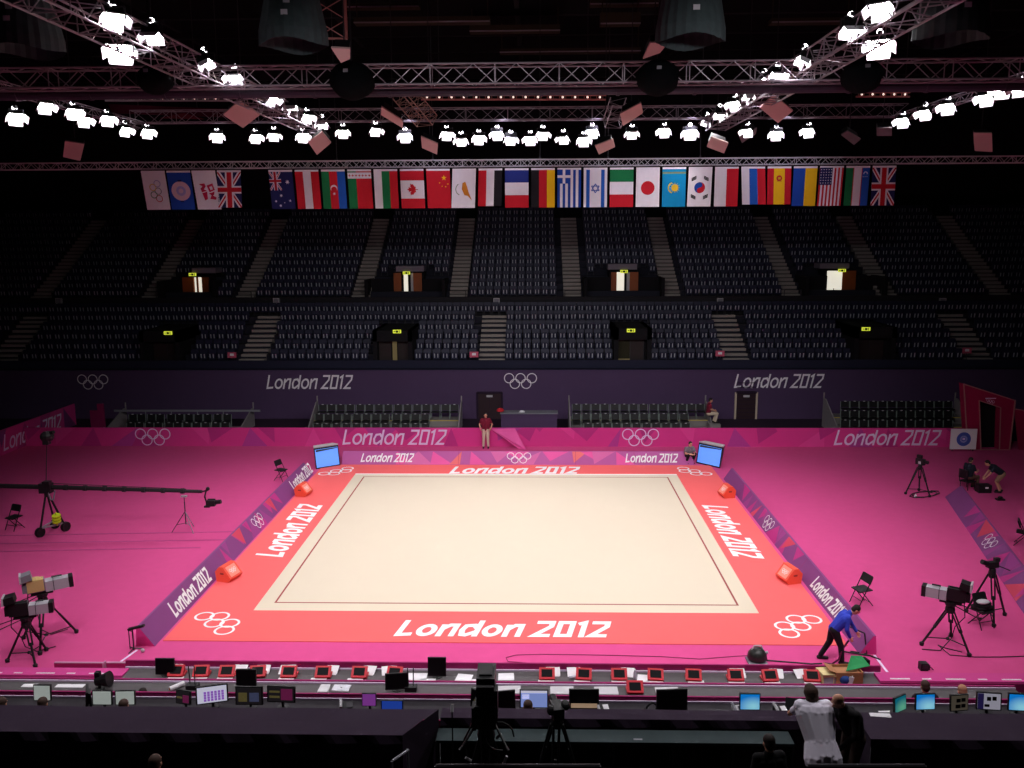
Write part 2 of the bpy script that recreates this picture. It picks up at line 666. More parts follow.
for i, (x0, x1) in enumerate(VOM_UP):
    y0 = UPY[0] - .38
    zb = UPZ[0] - SEATH - .45
    zt = aty(512, (280, 279.5, 278.5, 278)[i], y0).z
    mb = MB()
    mb.bb(x0, x0 + .2, y0, 28.2, zb, zt)
    mb.bb(x1 - .2, x1, y0, 28.2, zb, zt)
    du0, du1 = ((183, 209), (394, 422), (611, 638), (827, 855))[i]
    yd = UPY[0] + .9
    dx0, dx1 = xs(du0, 285, yd), xs(du1, 285, yd)
    zd = aty(512, (276, 272.5, 272.5, 272)[i], yd).z
    mb.bb(x0, dx0, yd, yd + .15, zb, zt)
    mb.bb(dx1, x1, yd, yd + .15, zb, zt)
    mb.bb(dx0 - .1, dx1 + .1, yd + .1, yd + 1.6, zb, zd + .05)
    mb.bb(x0, x1, y0, yd + .1, zb - .2, zb)
    structure(mb.build('trim_upper_doorway', VD))
    mb = MB()
    W = dx1 - dx0
    px = lambda u: xs(u, 285, yd)
    segs = (((183, 194, 0), (195, 196.6, 1), (197, 198.6, 0), (199, 202, 1), (202.4, 209, 0)),
            ((394, 401.5, 0), (401.5, 404, 2), (404, 408.2, 1), (408.2, 411, 2), (411, 413.5, 3), (413.5, 422, 0)),
            ((611, 616.5, 0), (616.5, 624, 1), (624, 626.5, 2), (626.5, 629.5, 3), (629.5, 638, 0)),
            ((827, 841.5, 1), (841.5, 847, 0), (847, 855, 0)))[i]
    for a, b, mi in segs:
        mb.bb(px(a), px(b), yd - .04 - (.04 if mi == 0 else 0), yd + .1, zb, zd, mi)
    mb.bb(dx0 - .05, dx1 + .05, yd - .1, yd + .1, zd, zd + .07, 2)
    if i == 3:
        mb.bb(px(828), px(834), yd - .06, yd - .04, zb + .05, zb + .7, 2)
        mb.bb(px(833.4), px(834), yd - .06, yd - .04, zb + .05, zb + 1.0, 2)
    dr = structure(mb.build('door_%d' % (i + 7), [WOOD, GLOWW, VD, GREYL]))
    cu0, cu1, cv0, cv1 = ((192, 216, 268, 273), (396, 424, 266, 271.5), (608, 637, 264, 269.5), (820, 849, 263.5, 268.5))[i]
    a, b = aty(cu0, cv0, yd - .25), aty(cu1, cv1, yd - .25)
    mb = MB()
    mb.bb(a.x, b.x, yd - .3, yd + .9, b.z, a.z)
    structure(mb.build('trim_door_canopy', mm('canopy_grey', (128, 122, 134), rough=.8)))
    u, v = EXITS_UP[i]
    exit_sign(u, v, yd - .36, 'lit exit sign over the %s doorway from the left in the upper stand' % ORD[i + 1])

# ------------------------------------------------------------------ stadium seats
def seat_geo(mb, o, sc_=1.):
    o = V3(o)
    ra = Matrix.Rotation(R(-12), 3, 'X')
    rb = Matrix.Rotation(R(8), 3, 'X')
    mb.box(o + V3((0, .2, .16)), (.45, .045, .4), 0, ra)
    mb.box(o + V3((0, .235, .345)), (.36, .05, .06), 0, ra)
    mb.box(o + V3((0, .06, .0)), (.41, .06, .36), 0, rb)
    mb.box(o + V3((0, .1, -.16)), (.34, .16, .06), 0)
    for x in (-.095, .095):
        mb.box(o + V3((x, .02, .02)), (.055, .02, .24), 1, rb)
    for x in (-.2, .2):
        mb.box(o + V3((x, .16, -.26)), (.03, .05, .32), 2)


SM = [NAVY, SEATG, STEEL]
LAND = sorted([(x, hw, n, 's') for (x, hw), n in zip(STAIR_LOW, ('left stairs', 'central stairs', 'right stairs', 'far-right stairs', 'far-left stairs'))] +
              [((a + b) / 2, (b - a) / 2, n, 'v') for (a, b), n in zip(VOM_LOW, ('first exit sign', 'second exit sign', 'third exit sign', 'fourth exit sign'))])
ROWS = 'front second third fourth fifth top'.split()
rest = MB()
proto = None
count = 0
for i in range(6):
    pitch = .52 if i < 3 else .478
    xmin, xmax = xs(42, 340, LOWY[i]), xs(972, 340, LOWY[i])
    x = -36.
    run = None
    while x < 36:
        x += pitch
        hit = False
        landed = None
        for lx, hw, nm, kd in LAND:
            if lx < x:
                landed = nm
            if i < 5 and kd == 's' and abs(x - lx) < hw + .2:
                hit = True
            if i < 4 and kd == 'v' and abs(x - lx) < hw + .16:
                hit = True
        if hit:
            run = None
            continue
        if run is None or run[0] != landed:
            run = [landed, 0]
        run[1] += 1
        p = (x, LOWY[i], LOWZ[i])
        if xmin < x < xmax and count < 300 and landed and (i < 4):
            if proto is None:
                b = MB()
                seat_geo(b, (0, 0, 0))
                proto = b.build('stadium_seat', SM, org=(0, 0, 0))
                o = proto
            else:
                o = proto.copy()
                COL.objects.link(o)
            o.location = p
            tag(o, 'navy tip-up seat, %s row of lower stand, %s right of the %s' % (ROWS[i], ordn(run[1]), run[0]), 'stadium seat', 'navy tip-up seats of the lower stand')
            count += 1
        else:
            seat_geo(rest, p)
for i in range(12):
    x = -38.
    while x < 38:
        x += .5
        if any(abs(x - sx) < hw + .22 for sx, hw in STAIR_UP):
            continue
        if i < 3 and any(a - .15 < x < b + .15 for a, b in VOM_UP):
            continue
        if i == 3 and any(a + .9 < x < b - .9 for a, b in VOM_UP):
            continue
        seat_geo(rest, (x, UPY[i], UPZ[i]))
o = rest.build('stadium_seats', SM, org=(0, 25, 7))
tag(o, 'remaining dark navy tip-up seats filling the upper stand and the upper rows below', 'stadium seats', None, 'stuff')

# small boxes on the parapet and pink notices beside the stairs
for i, u in enumerate((59, 276.5, 496.5, 720, 942.5)):
    p = aty(u, 301, 24.52)
    mb = MB()
    mb.box((0, 0, 0), (.38, .16, .36), 0)
    mb.box((0, -.085, 0), (.3, .02, .28), 1)
    mb.box((0, 0, -.21), (.1, .1, .06), 2)
    o = mb.build('wall_speaker', [GREYL, GREYP, STEEL], org=None)
    o.location = p
    tag(o, 'small pale grey box on the parapet between the stands, %s from the left' % ORD[i + 1], 'speaker box', 'pale boxes along the parapet')
for i, (u, v) in enumerate(((232, 355), (474, 354.5), (720, 353.5), (967, 350.5))):
    p = aty(u, v, LOWY[0] - .5)
    mb = MB()
    mb.box((0, 0, 0), (.5, .03, .32), 0)
    mb.box((0, -.017, .02), (.22, .006, .14), 1)
    o = mb.build('notice_board', [mm('pink_notice', (206, 92, 120), rough=.6), PAPER])
    o.location = p
    tag(o, 'small pink notice beside the %s lower stairs' % ('left', 'central', 'right', 'far-right')[i], 'notice', 'pink notices beside the stairs')
    h = MB()
    h.bar((0, .02, -.16), (0, .02, -.55), .015)
    h.build('post', STEEL, o)

# ================================================================== THE MAT
mb = MB()
mb.bb(-8.72, 8.72, -8.86, 8.5, .0, .02, 0)
mb.bb(-6.96, 6.96, -7.02, 7.0, .02, .024, 1)
for a in (-1, 1):
    mb.bb(-6.53, 6.53, a * 6.5 - .028, a * 6.5 + .028, .024, .0255, 2)
    mb.bb(a * 6.5 - .028, a * 6.5 + .028, -6.47, 6.47, .024, .0255, 2)
mb.bb(-6.96, 6.96, 6.88, 7.0, .024, .0252, 3)
carpet = mb.build('competition_carpet', [REDM, BEIGE, LINEM, WHITE])
tag(carpet, 'large square beige gymnastics carpet with a red border and white lettering', 'carpet')
ZC = .021


def floor_write(p0, p1, q0, q1, vdir, w):
    a, b = atz(*p0, ZC), atz(*p1, ZC)
    U = (b - a)
    h = q1
    mb = MB()
    c = (a + b) / 2
    write(mb, c, U, vdir, U.length, h, w, .003)
    mb.build('lettering', WHITE, carpet)


a, b = atz(396, 628, ZC), atz(611, 628, ZC)
h = atz(500, 619.7, ZC).y - atz(500, 635.6, ZC).y
mb = MB(); write(mb, ((a.x + b.x) / 2, a.y, ZC), (1, 0, 0), (0, 1, 0), b.x - a.x, h, .19, .003); mb.build('lettering', WHITE, carpet)
a, b = atz(450, 470, ZC), atz(580, 470, ZC)
h = atz(515, 467, ZC).y - atz(515, 474, ZC).y
mb = MB(); write(mb, ((a.x + b.x) / 2, a.y, ZC), (1, 0, 0), (0, 1, 0), b.x - a.x, h, .19, .003); mb.build('lettering', WHITE, carpet)
for sx, (n0, n1, m0, m1) in ((-1, ((270, 556), (310, 505), (261, 545), (280, 545))), (1, ((748, 557), (715, 506), (744, 545), (762, 545)))):
    a, b = atz(*n0, ZC), atz(*n1, ZC)
    ln = abs(b.y - a.y) + .2
    hh = abs(atz(*m1, ZC).x - atz(*m0, ZC).x) * 1.0
    mb = MB()
    write(mb, ((a.x + b.x) / 2, (a.y + b.y) / 2, ZC), (0, -sx, 0), (sx, 0, 0), ln, max(.95, hh), .19, .003)
    mb.build('lettering', WHITE, carpet)
for (u, v), (ox, oy), wd in (((219.5, 621.5), (-1, -1), 1.62), ((795.5, 624.5), (1, -1), 1.62), ((338, 471.7), (-1, 1), 1.62), ((692.5, 471.8), (1, 1), 1.62)):
    c = atz(u, v, ZC)
    mb = MB()
    V = V3((ox, oy, 0)).normalized()
    U = V3((V.y, -V.x, 0))
    rings(mb, (c.x, c.y, ZC), U, V, wd * 1.07, .24, .003)
    mb.build('ring_emblem', WHITE, carpet)


# ================================================================== SLOPING BOARDS
def wedge(name, A, B, out, wd, ht, label, shard_n, seed, group=None, span=(-3, 3), mats=None):
    """A,B: inner foot line; out: unit vector away from the mat"""
    A, B, out = V3(A), V3(B), V3(out)
    org = (A + B) / 2 + out * wd / 2
    root = thing(name, label, 'advertising board', org, 0, group)
    mb = MB()
    up = V3((0, 0, ht))
    a = [A, A + out * wd, A + out * (wd - .04) + up, A + out * (wd - .1) + up]
    b = [p + (B - A) for p in a]
    mb.prism(a, b, 0)
    U = (B - A).normalized()
    V = (up + out * (wd - .1)).normalized()
    if U.cross(V).dot(-out) < 0:
        U = -U
    H = math.hypot(ht, wd - .1)
    O = (A + B) / 2 + (up + out * (wd - .1)) / 2
    shards(mb, O + U * (span[0] + span[1]) / 2, U, V, (span[1] - span[0]), H * .98, shard_n, [1, 2, 1, 3, 1, 2], .003, seed)
    n = max(2, int((B - A).length / 2.4))
    for k in range(1, n):
        p = A + (B - A) * (k / n)
        q = p + up + out * (wd - .1)
        nn = U.cross(V) * .006
        mb.poly([p + nn - U * .006, p + nn + U * .006, q + nn + U * .006, q + nn - U * .006], 4)
    mb.build('board', mats or [PURB, MAGD, mm('dusk_print', (150, 60, 132), rough=.65, noise=.05), REDP, MAGC], root, world=True)
    for P in (A, B):
        s = (A - B).normalized() if P is A else (B - A).normalized()
        e = MB()
        e.poly([P + s * .004, P + out * wd + s * .004, P + out * (wd - .04) + up + s * .004, P + out * (wd - .1) + up + s * .004], 0)
        e.build('end_plate', MAGB, root, world=True)
    return root, O, U, V, H


def face_text(root, O, U, V, H, pos, length, m=WHITE, hfrac=.7, w=.19):
    mb = MB()
    write(mb, O + U * pos, U, V, length, H * hfrac, w, .009)
    mb.build('lettering', m, root, world=True)


def face_rings(root, O, U, V, width, pos, m=WHITE, t=.17):
    mb = MB()
    rings(mb, O + U * pos, U, V, width, t, .009)
    mb.build('ring_emblem', m, root, world=True)


r, O, U, V, H = wedge('advertising_board', (-8.8, -9.15, 0), (-8.8, 6.95, 0), (-1, 0, 0), .48, .52, 'long violet sloping board with white lettering along the left edge of the red border', 11, 3, None, (-2.6, 3.6))
for (p, q) in (((174, 612), (213, 573)), ((294, 487), (314, 467))):
    y0, y1 = atz(*p, .25).y, atz(*q, .25).y
    face_text(r, O, U, V, H, (y0 + y1) / 2 - O.y, y1 - y0)
face_rings(r, O, U, V, .95, atz(258.5, 521.5, .25).y - O.y)
r, O, U, V, H = wedge('advertising_board', (8.84, -9.3, 0), (8.84, 6.35, 0), (1, 0, 0), .42, .48, 'long violet sloping board with white lettering along the right edge of the red border', 11, 5, None, (-5.5, 2.4))
y0, y1 = atz(809, 580, .25).y, atz(843, 617, .25).y
face_text(r, O, U, V, H, -((y0 + y1) / 2 - O.y), y0 - y1)
face_rings(r, O, U, V, .95, -(atz(767.5, 523.5, .25).y - O.y))
xl, xr = atz(341, 465, 0).x, atz(694, 465, 0).x
r, O, U, V, H = wedge('advertising_board', (xl, 8.62, 0), (xr, 8.62, 0), (0, 1, 0), .5, .52, 'long low sloping board behind the far edge of the carpet between the two screens', 13, 8, None, (-5.5, 5.5), [PURL, PNKL, mm('rose_print', (206, 100, 160), rough=.65), mm('peach_print', (226, 110, 110), rough=.65), MAGC])
for (u0, u1) in ((361, 414), (625, 678)):
    a, b = aty(u0, 459, 8.85), aty(u1, 459, 8.85)
    face_text(r, O, U, V, H, (a.x + b.x) / 2 - O.x, b.x - a.x, WHITE, .66, .16)
face_rings(r, O, U, V, 1.1, aty(519, 458, 8.85).x - O.x, WHITE)
A, B = atz(945, 497), atz(1024, 614)
dv = (B - A).normalized()
B2 = B + dv * 3
out = V3((-dv.y, dv.x, 0))
if out.x < 0:
    out = -out
r, O, U, V, H = wedge('advertising_board', A, B2, out, .62, .5, 'violet sloping board with white rings standing alone beyond the right-hand cameras', 12, 11, None, (-4.5, 4.5))
c = atz(988.5, 542, .25)
face_rings(r, O, U, V, .98, (c - O).dot(U))

# ================================================================== BARRIERS
FY = 12.05
xl = -24.5
xr = aty(968, 440, FY).x
root = thing('advertising_barrier', 'long magenta barrier with lilac lettering and rings in front of the purple wall', 'barrier', ((xl + xr) / 2, FY, 0))
FH = .93
mb = MB()
mb.bb(xl, xr, FY, FY + .08, 0, FH, 0)
shards(mb, ((xl + xr) / 2, FY, FH / 2), (1, 0, 0), (0, 0, 1), xr - xl, FH, 46, [1, 0, 3, 1, 0, 4], .003, 21)
mb.build('board', [MAGB, MAGD, PURB, mm('soft_magenta_print', (224, 70, 152), rough=.65), mm('plum_print', (178, 60, 146), rough=.65)], root, world=True)
mb = MB()
for k in range(20):
    x = xl + (xr - xl) * (k + .5) / 20
    mb.bar((x, FY + .08, FH - .1), (x, FY + .5, 0), .02)
    mb.bar((x, FY + .1, .03), (x, FY + .5, .03), .02)
mb.build('brace', STEEL, root, world=True)
for (u0, u1, v0, v1) in ((342, 447, 429.5, 446), (834, 941, 428.5, 444.5)):
    a, b = aty(u0, 437, FY - .005), aty(u1, 437, FY - .005)
    mb = MB()
    write(mb, ((a.x + b.x) / 2, FY - .005, FH * .5), (1, 0, 0), (0, 0, 1), b.x - a.x, FH * .82, .13)
    mb.build('lettering', LILAC, root, world=True)
for u, wpx in ((153, 35.5), (640.5, 37)):
    a, b = aty(u - wpx / 2, 437, FY - .005), aty(u + wpx / 2, 437, FY - .005)
    mb = MB()
    rings(mb, ((a.x + b.x) / 2, FY - .005, FH * .5), (1, 0, 0), (0, 0, 1), b.x - a.x, .17)
    mb.build('ring_emblem', LILAC, root, world=True)
# the cloth flap hanging off the barrier beside the guard
p = [aty(491, 429, FY - .02), aty(515, 428.5, FY - .02), atz(526.5, 450, .02), atz(519, 449, .02)]
mb = MB()
th = V3((0, .03, 0))
mb.prism([p[0], p[3], p[2], p[1]], [q + th for q in (p[0], p[3], p[2], p[1])], 0)
o = mb.build('loose_cloth', PNKL, org=(p[2].x, p[2].y, 0))
tag(o, 'pink cloth flap folded out from the barrier onto the floor beside the standing guard', 'cloth')

SX = -24.55
root = thing('advertising_barrier', 'magenta side barrier with lilac lettering running along the left end of the hall', 'barrier', (SX, 11.3, 0))
mb = MB()
mb.bb(SX - .08, SX, 5.5, 17, 0, 1.18, 0)
shards(mb, (SX, 11.2, .59), (0, 1, 0), (0, 0, 1), 11.5, 1.18, 12, [1, 0, 2], .003, 5)
mb.build('board', [MAGB, MAGD, PURB], root, world=True)
mb = MB()
y0, y1 = atx(3, 446, SX).y, atx(62, 424, SX).y
write(mb, (SX, (y0 + y1) / 2, .55), (0, 1, 0), (0, 0, 1), y1 - y0, .78, .13)
mb.build('lettering', LILAC, root, world=True)

# entrance arch
AY = 11.5
pts = [aty(963.5, 384, AY), aty(1015, 400.5, AY), aty(1009, 452, AY), aty(967.5, 452, AY)]
inn = [aty(979, 400.5, AY), aty(1000.5, 407.5, AY), aty(999, 452, AY), aty(980.5, 452, AY)]
for q in pts[2:] + inn[2:]:
    q.z = 0
dep = V3((0, .45, 0))
root = thing('entrance_arch', 'tall slanted magenta entrance arch with a dark opening behind the seated crew', 'arch', (sum(q.x for q in pts) / 4, AY, 0))
mb = MB()
for quad in ([pts[0], pts[3], inn[3], inn[0]], [pts[0], inn[0], inn[1], pts[1]], [pts[1], inn[1], inn[2], pts[2]]):
    mb.prism(quad, [q + dep for q in quad], 0)
mb.build('portal', mm('crimson_board', (158, 22, 74), rough=.6), root, world=True)
mb = MB()
for a, b in zip(pts[:3] + [pts[0]], pts[1:4] + [pts[3]]):
    mb.bar(a - V3((0, .02, 0)), b - V3((0, .02, 0)), .035, 0, 4)
for a, b in ((inn[3], inn[0]), (inn[0], inn[1]), (inn[1], inn[2])):
    mb.bar(a - V3((0, .02, 0)), b - V3((0, .02, 0)), .03, 0, 4)
mb.build('edge_trim', mm('dull_pink_edge', (176, 120, 120), rough=.6), root, world=True)
c = aty(990.5, 400, AY - .01)
mb = MB()
rings(mb, (c.x, AY - .01, c.z - .08), (1, 0, -.3), (.0, 0, 1), .42, .2)
mb.bb(c.x - .25, c.x + .25, AY - .015, AY - .01, c.z + .06, c.z + .1)
mb.build('ring_emblem', LILAC, root, world=True)
mb = MB()
q = [inn[0] + V3((0, .5, 0)), inn[1] + V3((0, .5, 0)), inn[2] + V3((0, .5, 0)), inn[3] + V3((0, .5, 0))]
q = [q[0] + V3((-.1, 0, .1)), q[1] + V3((.1, 0, .1)), q[2] + V3((.1, 0, 0)), q[3] + V3((-.1, 0, 0))]
mb.prism(q, [p + V3((0, .05, 0)) for p in q], 0)
mb.build('curtain', BLACKC, root, world=True)
pp = [aty(1015, 409, AY), aty(1046, 414, AY), aty(1046, 452, AY), aty(1019, 452, AY)]
for q in pp[2:]:
    q.z = 0
mb = MB()
mb.prism(pp, [q + V3((0, .1, 0)) for q in pp], 0)
mb.bar(pp[0] - V3((0, .02, 0)), pp[1] - V3((0, .02, 0)), .03, 1, 4)
o = mb.build('arch_hoarding', [mm('crimson_board'), mm('dull_pink_edge')], org=(pp[3].x, AY, 0))
tag(o, 'lower crimson panel standing just beyond the slanted entrance arch', 'panel')
# white emblem board
p0, p1 = aty(951.5, 429, 11.2), aty(976, 447.5, 11.2)
cx, hw = (p0.x + p1.x) / 2, (p1.x - p0.x) / 2
root = thing('emblem_board', 'white board with a round blue emblem standing before the barrier beside the arch', 'sign', (cx, 11.2, 0))
mb = MB()
mb.bb(-hw, hw, 0, .05, .1, p0.z)
mb.build('panel', PAPER, root)
mb = MB()
zc = (p0.z + .1) / 2
for q in ribbon(circle2(0, 0, .25, .25, 30), .17, True):
    mb.poly([V3((p.x, -.006, zc + p.y)) for p in q], 0)
mb.poly([V3((p[0], -.005, zc + p[1])) for p in circle2(0, 0, .16, .16, 24)], 1)
mb.poly([V3((p[0], -.008, zc + p[1])) for p in circle2(0, .01, .075, .06, 6)], 2)
mb.poly([V3((p[0], -.007, zc + p[1])) for p in circle2(0, 0, .1, .1, 24)], 3)
mb.build('emblem', [mm('emblem_blue', (74, 96, 186), rough=.6), mm('emblem_pale', (150, 160, 214), rough=.6), LILAC, mm('emblem_blue')], root)
for s in (-1, 1):
    mb = MB()
    mb.bar((s * hw * .8, .03, .12), (s * hw * .8, .03, 0), .02)
    mb.bar((s * hw * .8, .03, .3), (s * hw * .8, .25, 0), .015)
    mb.build('prop', STEEL, root)

# ================================================================== BLEACHERS BEHIND THE BARRIER
def chair_geo():
    root = thing('bleacher_seat', 'x', 'bleacher seat', (0, 0, 0))
    ra = Matrix.Rotation(R(-10), 3, 'X')
    mb = MB()
    mb.box((0, .18, .17), (.4, .04, .32), 0, ra)
    mb.box((0, .16, .335), (.1, .03, .035), 1, ra)
    mb.build('backrest', [BLACKP, GREYL], root)
    mb = MB()
    mb.box((0, -.02, -.04), (.4, .38, .05), 0)
    mb.build('seat', BLACKP, root)
    mb = MB()
    for s in (-1, 1):
        mb.bar((s * .225, .2, .32), (s * .225, .14, -.385), .02, 0, 4)
        mb.bar((s * .225, .16, -.05), (s * .225, -.2, -.385), .018, 0, 4)
    mb.bar((-.225, .17, -.08), (.225, .17, -.08), .018, 0, 4)
    mb.build('frame', mm('pale_green_grey_frame', (120, 132, 126), rough=.5), root)
    return root


seat0 = chair_geo()
first = [True]


def put_seat(p, label):
    if first[0]:
        first[0] = False
        seat0.location = p
        seat0['label'] = label
        seat0['group'] = 'black seats on the low banks'
        return
    dup(seat0, p, None, label, 'black seats on the low banks')


BY = [14.6, 15.4, 16.2]


def bank(name, rows, side, adj, x_end_pad=(0.35, 0.35), rail=False):
    """rows: list of (row index, list of u, v)"""
    allx = []
    for k, us, v in rows:
        for n, u in enumerate(us):
            p = aty(u, v, BY[k])
            allx.append(p.x)
            put_seat(p, 'black seat on the %s low bank, %s row, %s from its left end' % (adj, {0: 'front', 1: 'middle' if len(rows) == 3 else 'back', 2: 'back'}[k], ordn(n + 1)))
    x0, x1 = min(allx) - x_end_pad[0], max(allx) + x_end_pad[1]
    zt = {k: aty(512, v, BY[k]).z - .4 for k, us, v in rows}
    root = thing('seating_bank', 'low stepped bank carrying the black seats %s' % side, 'seating bank', ((x0 + x1) / 2, BY[0], 0), 0, 'low seating banks behind the barrier')
    mb = MB()
    for k, us, v in rows:
        mb.bb(x0, x1, BY[k] - .42, BY[k] + (.4 if k < rows[-1][0] else .5), 0, zt[k], 0)
        mb.bb(x0, x1, BY[k] - .44, BY[k] - .42, zt[k] - .05, zt[k], 1)
    mb.build('platform', [mm('bank_grey', (128, 124, 122), rough=.8), mm('tread_yellow', (190, 170, 90), rough=.7)], root, world=True)
    zl = max(zt.values())
    for xx in (x0, x1):
        mb = MB()
        pr = [(BY[0] - .44, 0), (BY[-1] + .5, 0), (BY[-1] + .5, zl + .85), (BY[-1] + .2, zl + .85), (BY[0] - .1, zt[rows[0][0]] + .5), (BY[0] - .44, .5)]
        mb.prism([V3((xx - .03, y, z)) for y, z in pr], [V3((xx + .03, y, z)) for y, z in pr], 0)
        mb.bar((xx, BY[-1] + .5, 0), (xx, BY[-1] + .5, zl + 1.15), .04, 0, 6)
        mb.build('end_panel', mm('bank_end', (140, 134, 136), rough=.7), root, world=True)
    if rail:
        mb = MB()
        yy = BY[rows[-1][0]] + .6
        mb.bb(x0 - .3, x1 + .6, yy - .03, yy + .03, zl + .78, zl + .88, 0)
        for k in range(6):
            xx = x0 + (x1 - x0) * k / 5
            mb.bar((xx, yy, 0), (xx, yy, zl + .8), .025, 0, 4)
        mb.build('rail', GREYP, root, world=True)


f6 = lambda l, o, s: [o + q / s for q in l]
top = f6((265, 300, 337, 375, 415, 452, 490, 527, 567, 605, 643, 680, 718, 757, 793), 256, 4)
mid = f6((250, 287, 322, 362, 402, 440, 478, 515, 560, 598, 636, 675), 256, 4)
bot = f6((243, 280, 320, 360, 400, 440, 478, 517, 557, 597, 637, 677), 256, 4)
bank('bank', [(0, bot, 430.5), (1, mid, 420.7), (2, top, 411.2)], 'under the left wall lettering', 'centre-left')
top = f6((258, 297, 335, 372, 412, 450, 488, 527, 568, 605, 645, 683, 720, 755), 512, 4)
mid = f6((258, 297, 335, 375, 415, 455, 492, 530, 570, 608, 648, 690), 512, 4)
bot = f6((305, 343, 382, 420, 460, 500, 540, 578, 618, 658, 697), 512, 4)
bank('bank', [(0, bot, 430.2), (1, mid, 420.4), (2, top, 410.8)], 'between the counter and the second wall door', 'centre-right', (.35, .33))
ul = f6((75, 130, 195, 250, 320, 375, 435, 495, 555, 620, 680), 120, 6.4)
bank('bank', [(0, [u - 2 for u in ul], 429.5), (1, ul, 421)], 'at the far left above the first barrier rings', 'far-left', (.9, .9), True)
ur = [846 + 9.4 * k for k in range(12)]
bank('bank', [(0, ur, 427), (1, ur, 417.5), (2, ur, 408)], 'at the far right above the last barrier lettering', 'far-right', (.5, .5))
# press counter between the banks
a, b = aty(501, 414, 15.2), aty(557, 427, 15.2)
root = thing('commentary_counter', 'purple counter with a pale top edge between the two centre banks', 'counter', ((a.x + b.x) / 2, 15.2, 0))
mb = MB()
mb.bb(a.x, b.x, 15.2, 15.26, 0, a.z, 0)
for xx in (a.x, b.x - .06):
    mb.bb(xx, xx + .06, 15.26, 15.9, 0, a.z, 0)
mb.build('front_panel', WALLP, root, world=True)
mb = MB()
mb.bb(a.x - .05, b.x + .05, 15.15, 15.95, a.z, a.z + .05, 0)
mb.build('counter_top', GREYP, root, world=True)
o = MB()
o.bb(-.14, .14, -.1, .1, 0, .03)
o.bb(-.1, .1, -.06, .06, .03, .07)
o = o.build('paper_stack', PAPER)
p = aty(522, 413.5, 15.5)
o.location = (p.x, 15.5, a.z + .05)
tag(o, 'small white pile of papers on the purple counter', 'papers')
for k in range(5):
    p = aty(507 + 11 * k, 411, 16.3)
    put_seat((p.x, 16.3, .55), 'black seat behind the purple counter, %s from the left' % ORD[k + 1])
p = aty(503, 408, 15.5)
root = thing('red_hat', 'red cloth cap lying on a post at the left end of the purple counter', 'cap', (a.x - .05, 15.5, a.z + .05))
mb = MB()
mb.lathe([(.2, 0), (.19, .06), (.14, .12), (.05, .15)], (0, 0, .06), 12)
mb.box((0, -.2, .07), (.26, .16, .02))
mb.build('crown', mm('red_cap_cloth', (206, 40, 52), rough=.8), root, smooth=False)
mb = MB()
mb.bar((0, 0, 0), (0, 0, .07), .03)
mb.build('post', STEEL, root)
# pink stepped panel at the far-left bank end
a, b = aty(89, 404, 14.4), aty(105, 428, 14.4)
mb = MB()
mb.bb(a.x, b.x, 14.4, 14.5, 0, a.z - .35)
mb.bb((a.x * .45 + b.x * .55), b.x, 14.4, 14.5, a.z - .35, a.z)
mb.bb(a.x, b.x, 14.5, 14.9, 0, .08)
o = mb.build('stepped_hoarding', mm('plum_hoarding', (140, 24, 84), rough=.7), org=((a.x + b.x) / 2, 14.4, 0))
tag(o, 'stepped crimson panel standing behind the barrier at the far-left bank', 'panel')

# ================================================================== TRUSSES
def truss(name, p, q, w, h, label, step=None, r=.028, m=ALU, group=None):
    """box truss between p and q (centre of its lower face to ...): four chords and zig-zag bracing"""
    p, q = V3(p), V3(q)
    d = (q - p)
    L = d.length
    d.normalize()
    side = d.cross(V3((0, 0, 1)))
    if side.length < .1:
        side = V3((1, 0, 0))
    side.normalize()
    up = side.cross(d).normalized()
    root = thing(name, label, 'truss', (p + q) / 2, 0, group)
    cs = [(-w / 2, 0), (w / 2, 0), (w / 2, h), (-w / 2, h)]
    mb = MB()
    for a, b in cs:
        o = side * a + up * b
        mb.bar(p + o, q + o, r, 0, 6)
    mb.build('chord', m, root, world=True)
    step = step or h * 1.1
    n = max(2, int(L / step))
    mb = MB()
    for i in range(n):
        a, b = p + d * (L * i / n), p + d * (L * (i + 1) / n)
        for k in range(4):
            c0, c1 = cs[k], cs[(k + 1) % 4]
            if i % 2:
                c0, c1 = c1, c0
            mb.bar(a + side * c0[0] + up * c0[1], b + side * c1[0] + up * c1[1], r * .55, 0, 4, cap=False)
            if i % 3 == 0:
                mb.bar(a + side * c0[0] + up * c0[1], a + side * c1[0] + up * c1[1], r * .6, 0, 4, cap=False)
    mb.build('bracing', m, root, world=True)
    return root


truss('hanging_lighting_truss', (-19, -3, 14.57), (19, -3, 14.57), .56, .56, 'wide silver truss crossing the whole hall above the carpet in front of all others', .62, .03)
truss('hanging_lighting_truss', (-9.0, -13, 14.75), (-9.0, 10.5, 14.75), .85, .55, 'long silver truss over the left border of the carpet, hung with floodlights', .62, .03)
truss('hanging_lighting_truss', (8.85, -13, 14.75), (8.85, 10.5, 14.75), .85, .55, 'long silver truss over the right border of the carpet, hung with floodlights', .62, .03)
truss('hanging_lighting_truss', (-16.5, 9, 15.08), (16.5, 9, 15.08), .5, .5, 'silver truss behind the row of floodlights facing the camera, before the flags', .6, .022, ALUD)
tz = 13.38
truss('hanging_flag_truss', (-26, 12, tz), (24, 12, tz), .3, .3, 'slim bright truss from which all the flags hang', .3, .024, mm('lit_aluminium', (226, 222, 230), rough=.35, metal=.2))  # paler than the other trusses: the lamp light on it is in the colour
truss('hanging_lighting_truss', (-16.6, -3, 14.95), (-16.6, 10, 14.95), .3, .3, 'slim truss far out on the left carrying seven floodlights', .5, .02, ALUD)
truss('hanging_lighting_truss', (16.5, -3, 14.95), (16.5, 10, 14.95), .3, .3, 'slim truss far out on the right carrying six floodlights', .5, .02, ALUD)
p = aty(329, 38, -5)
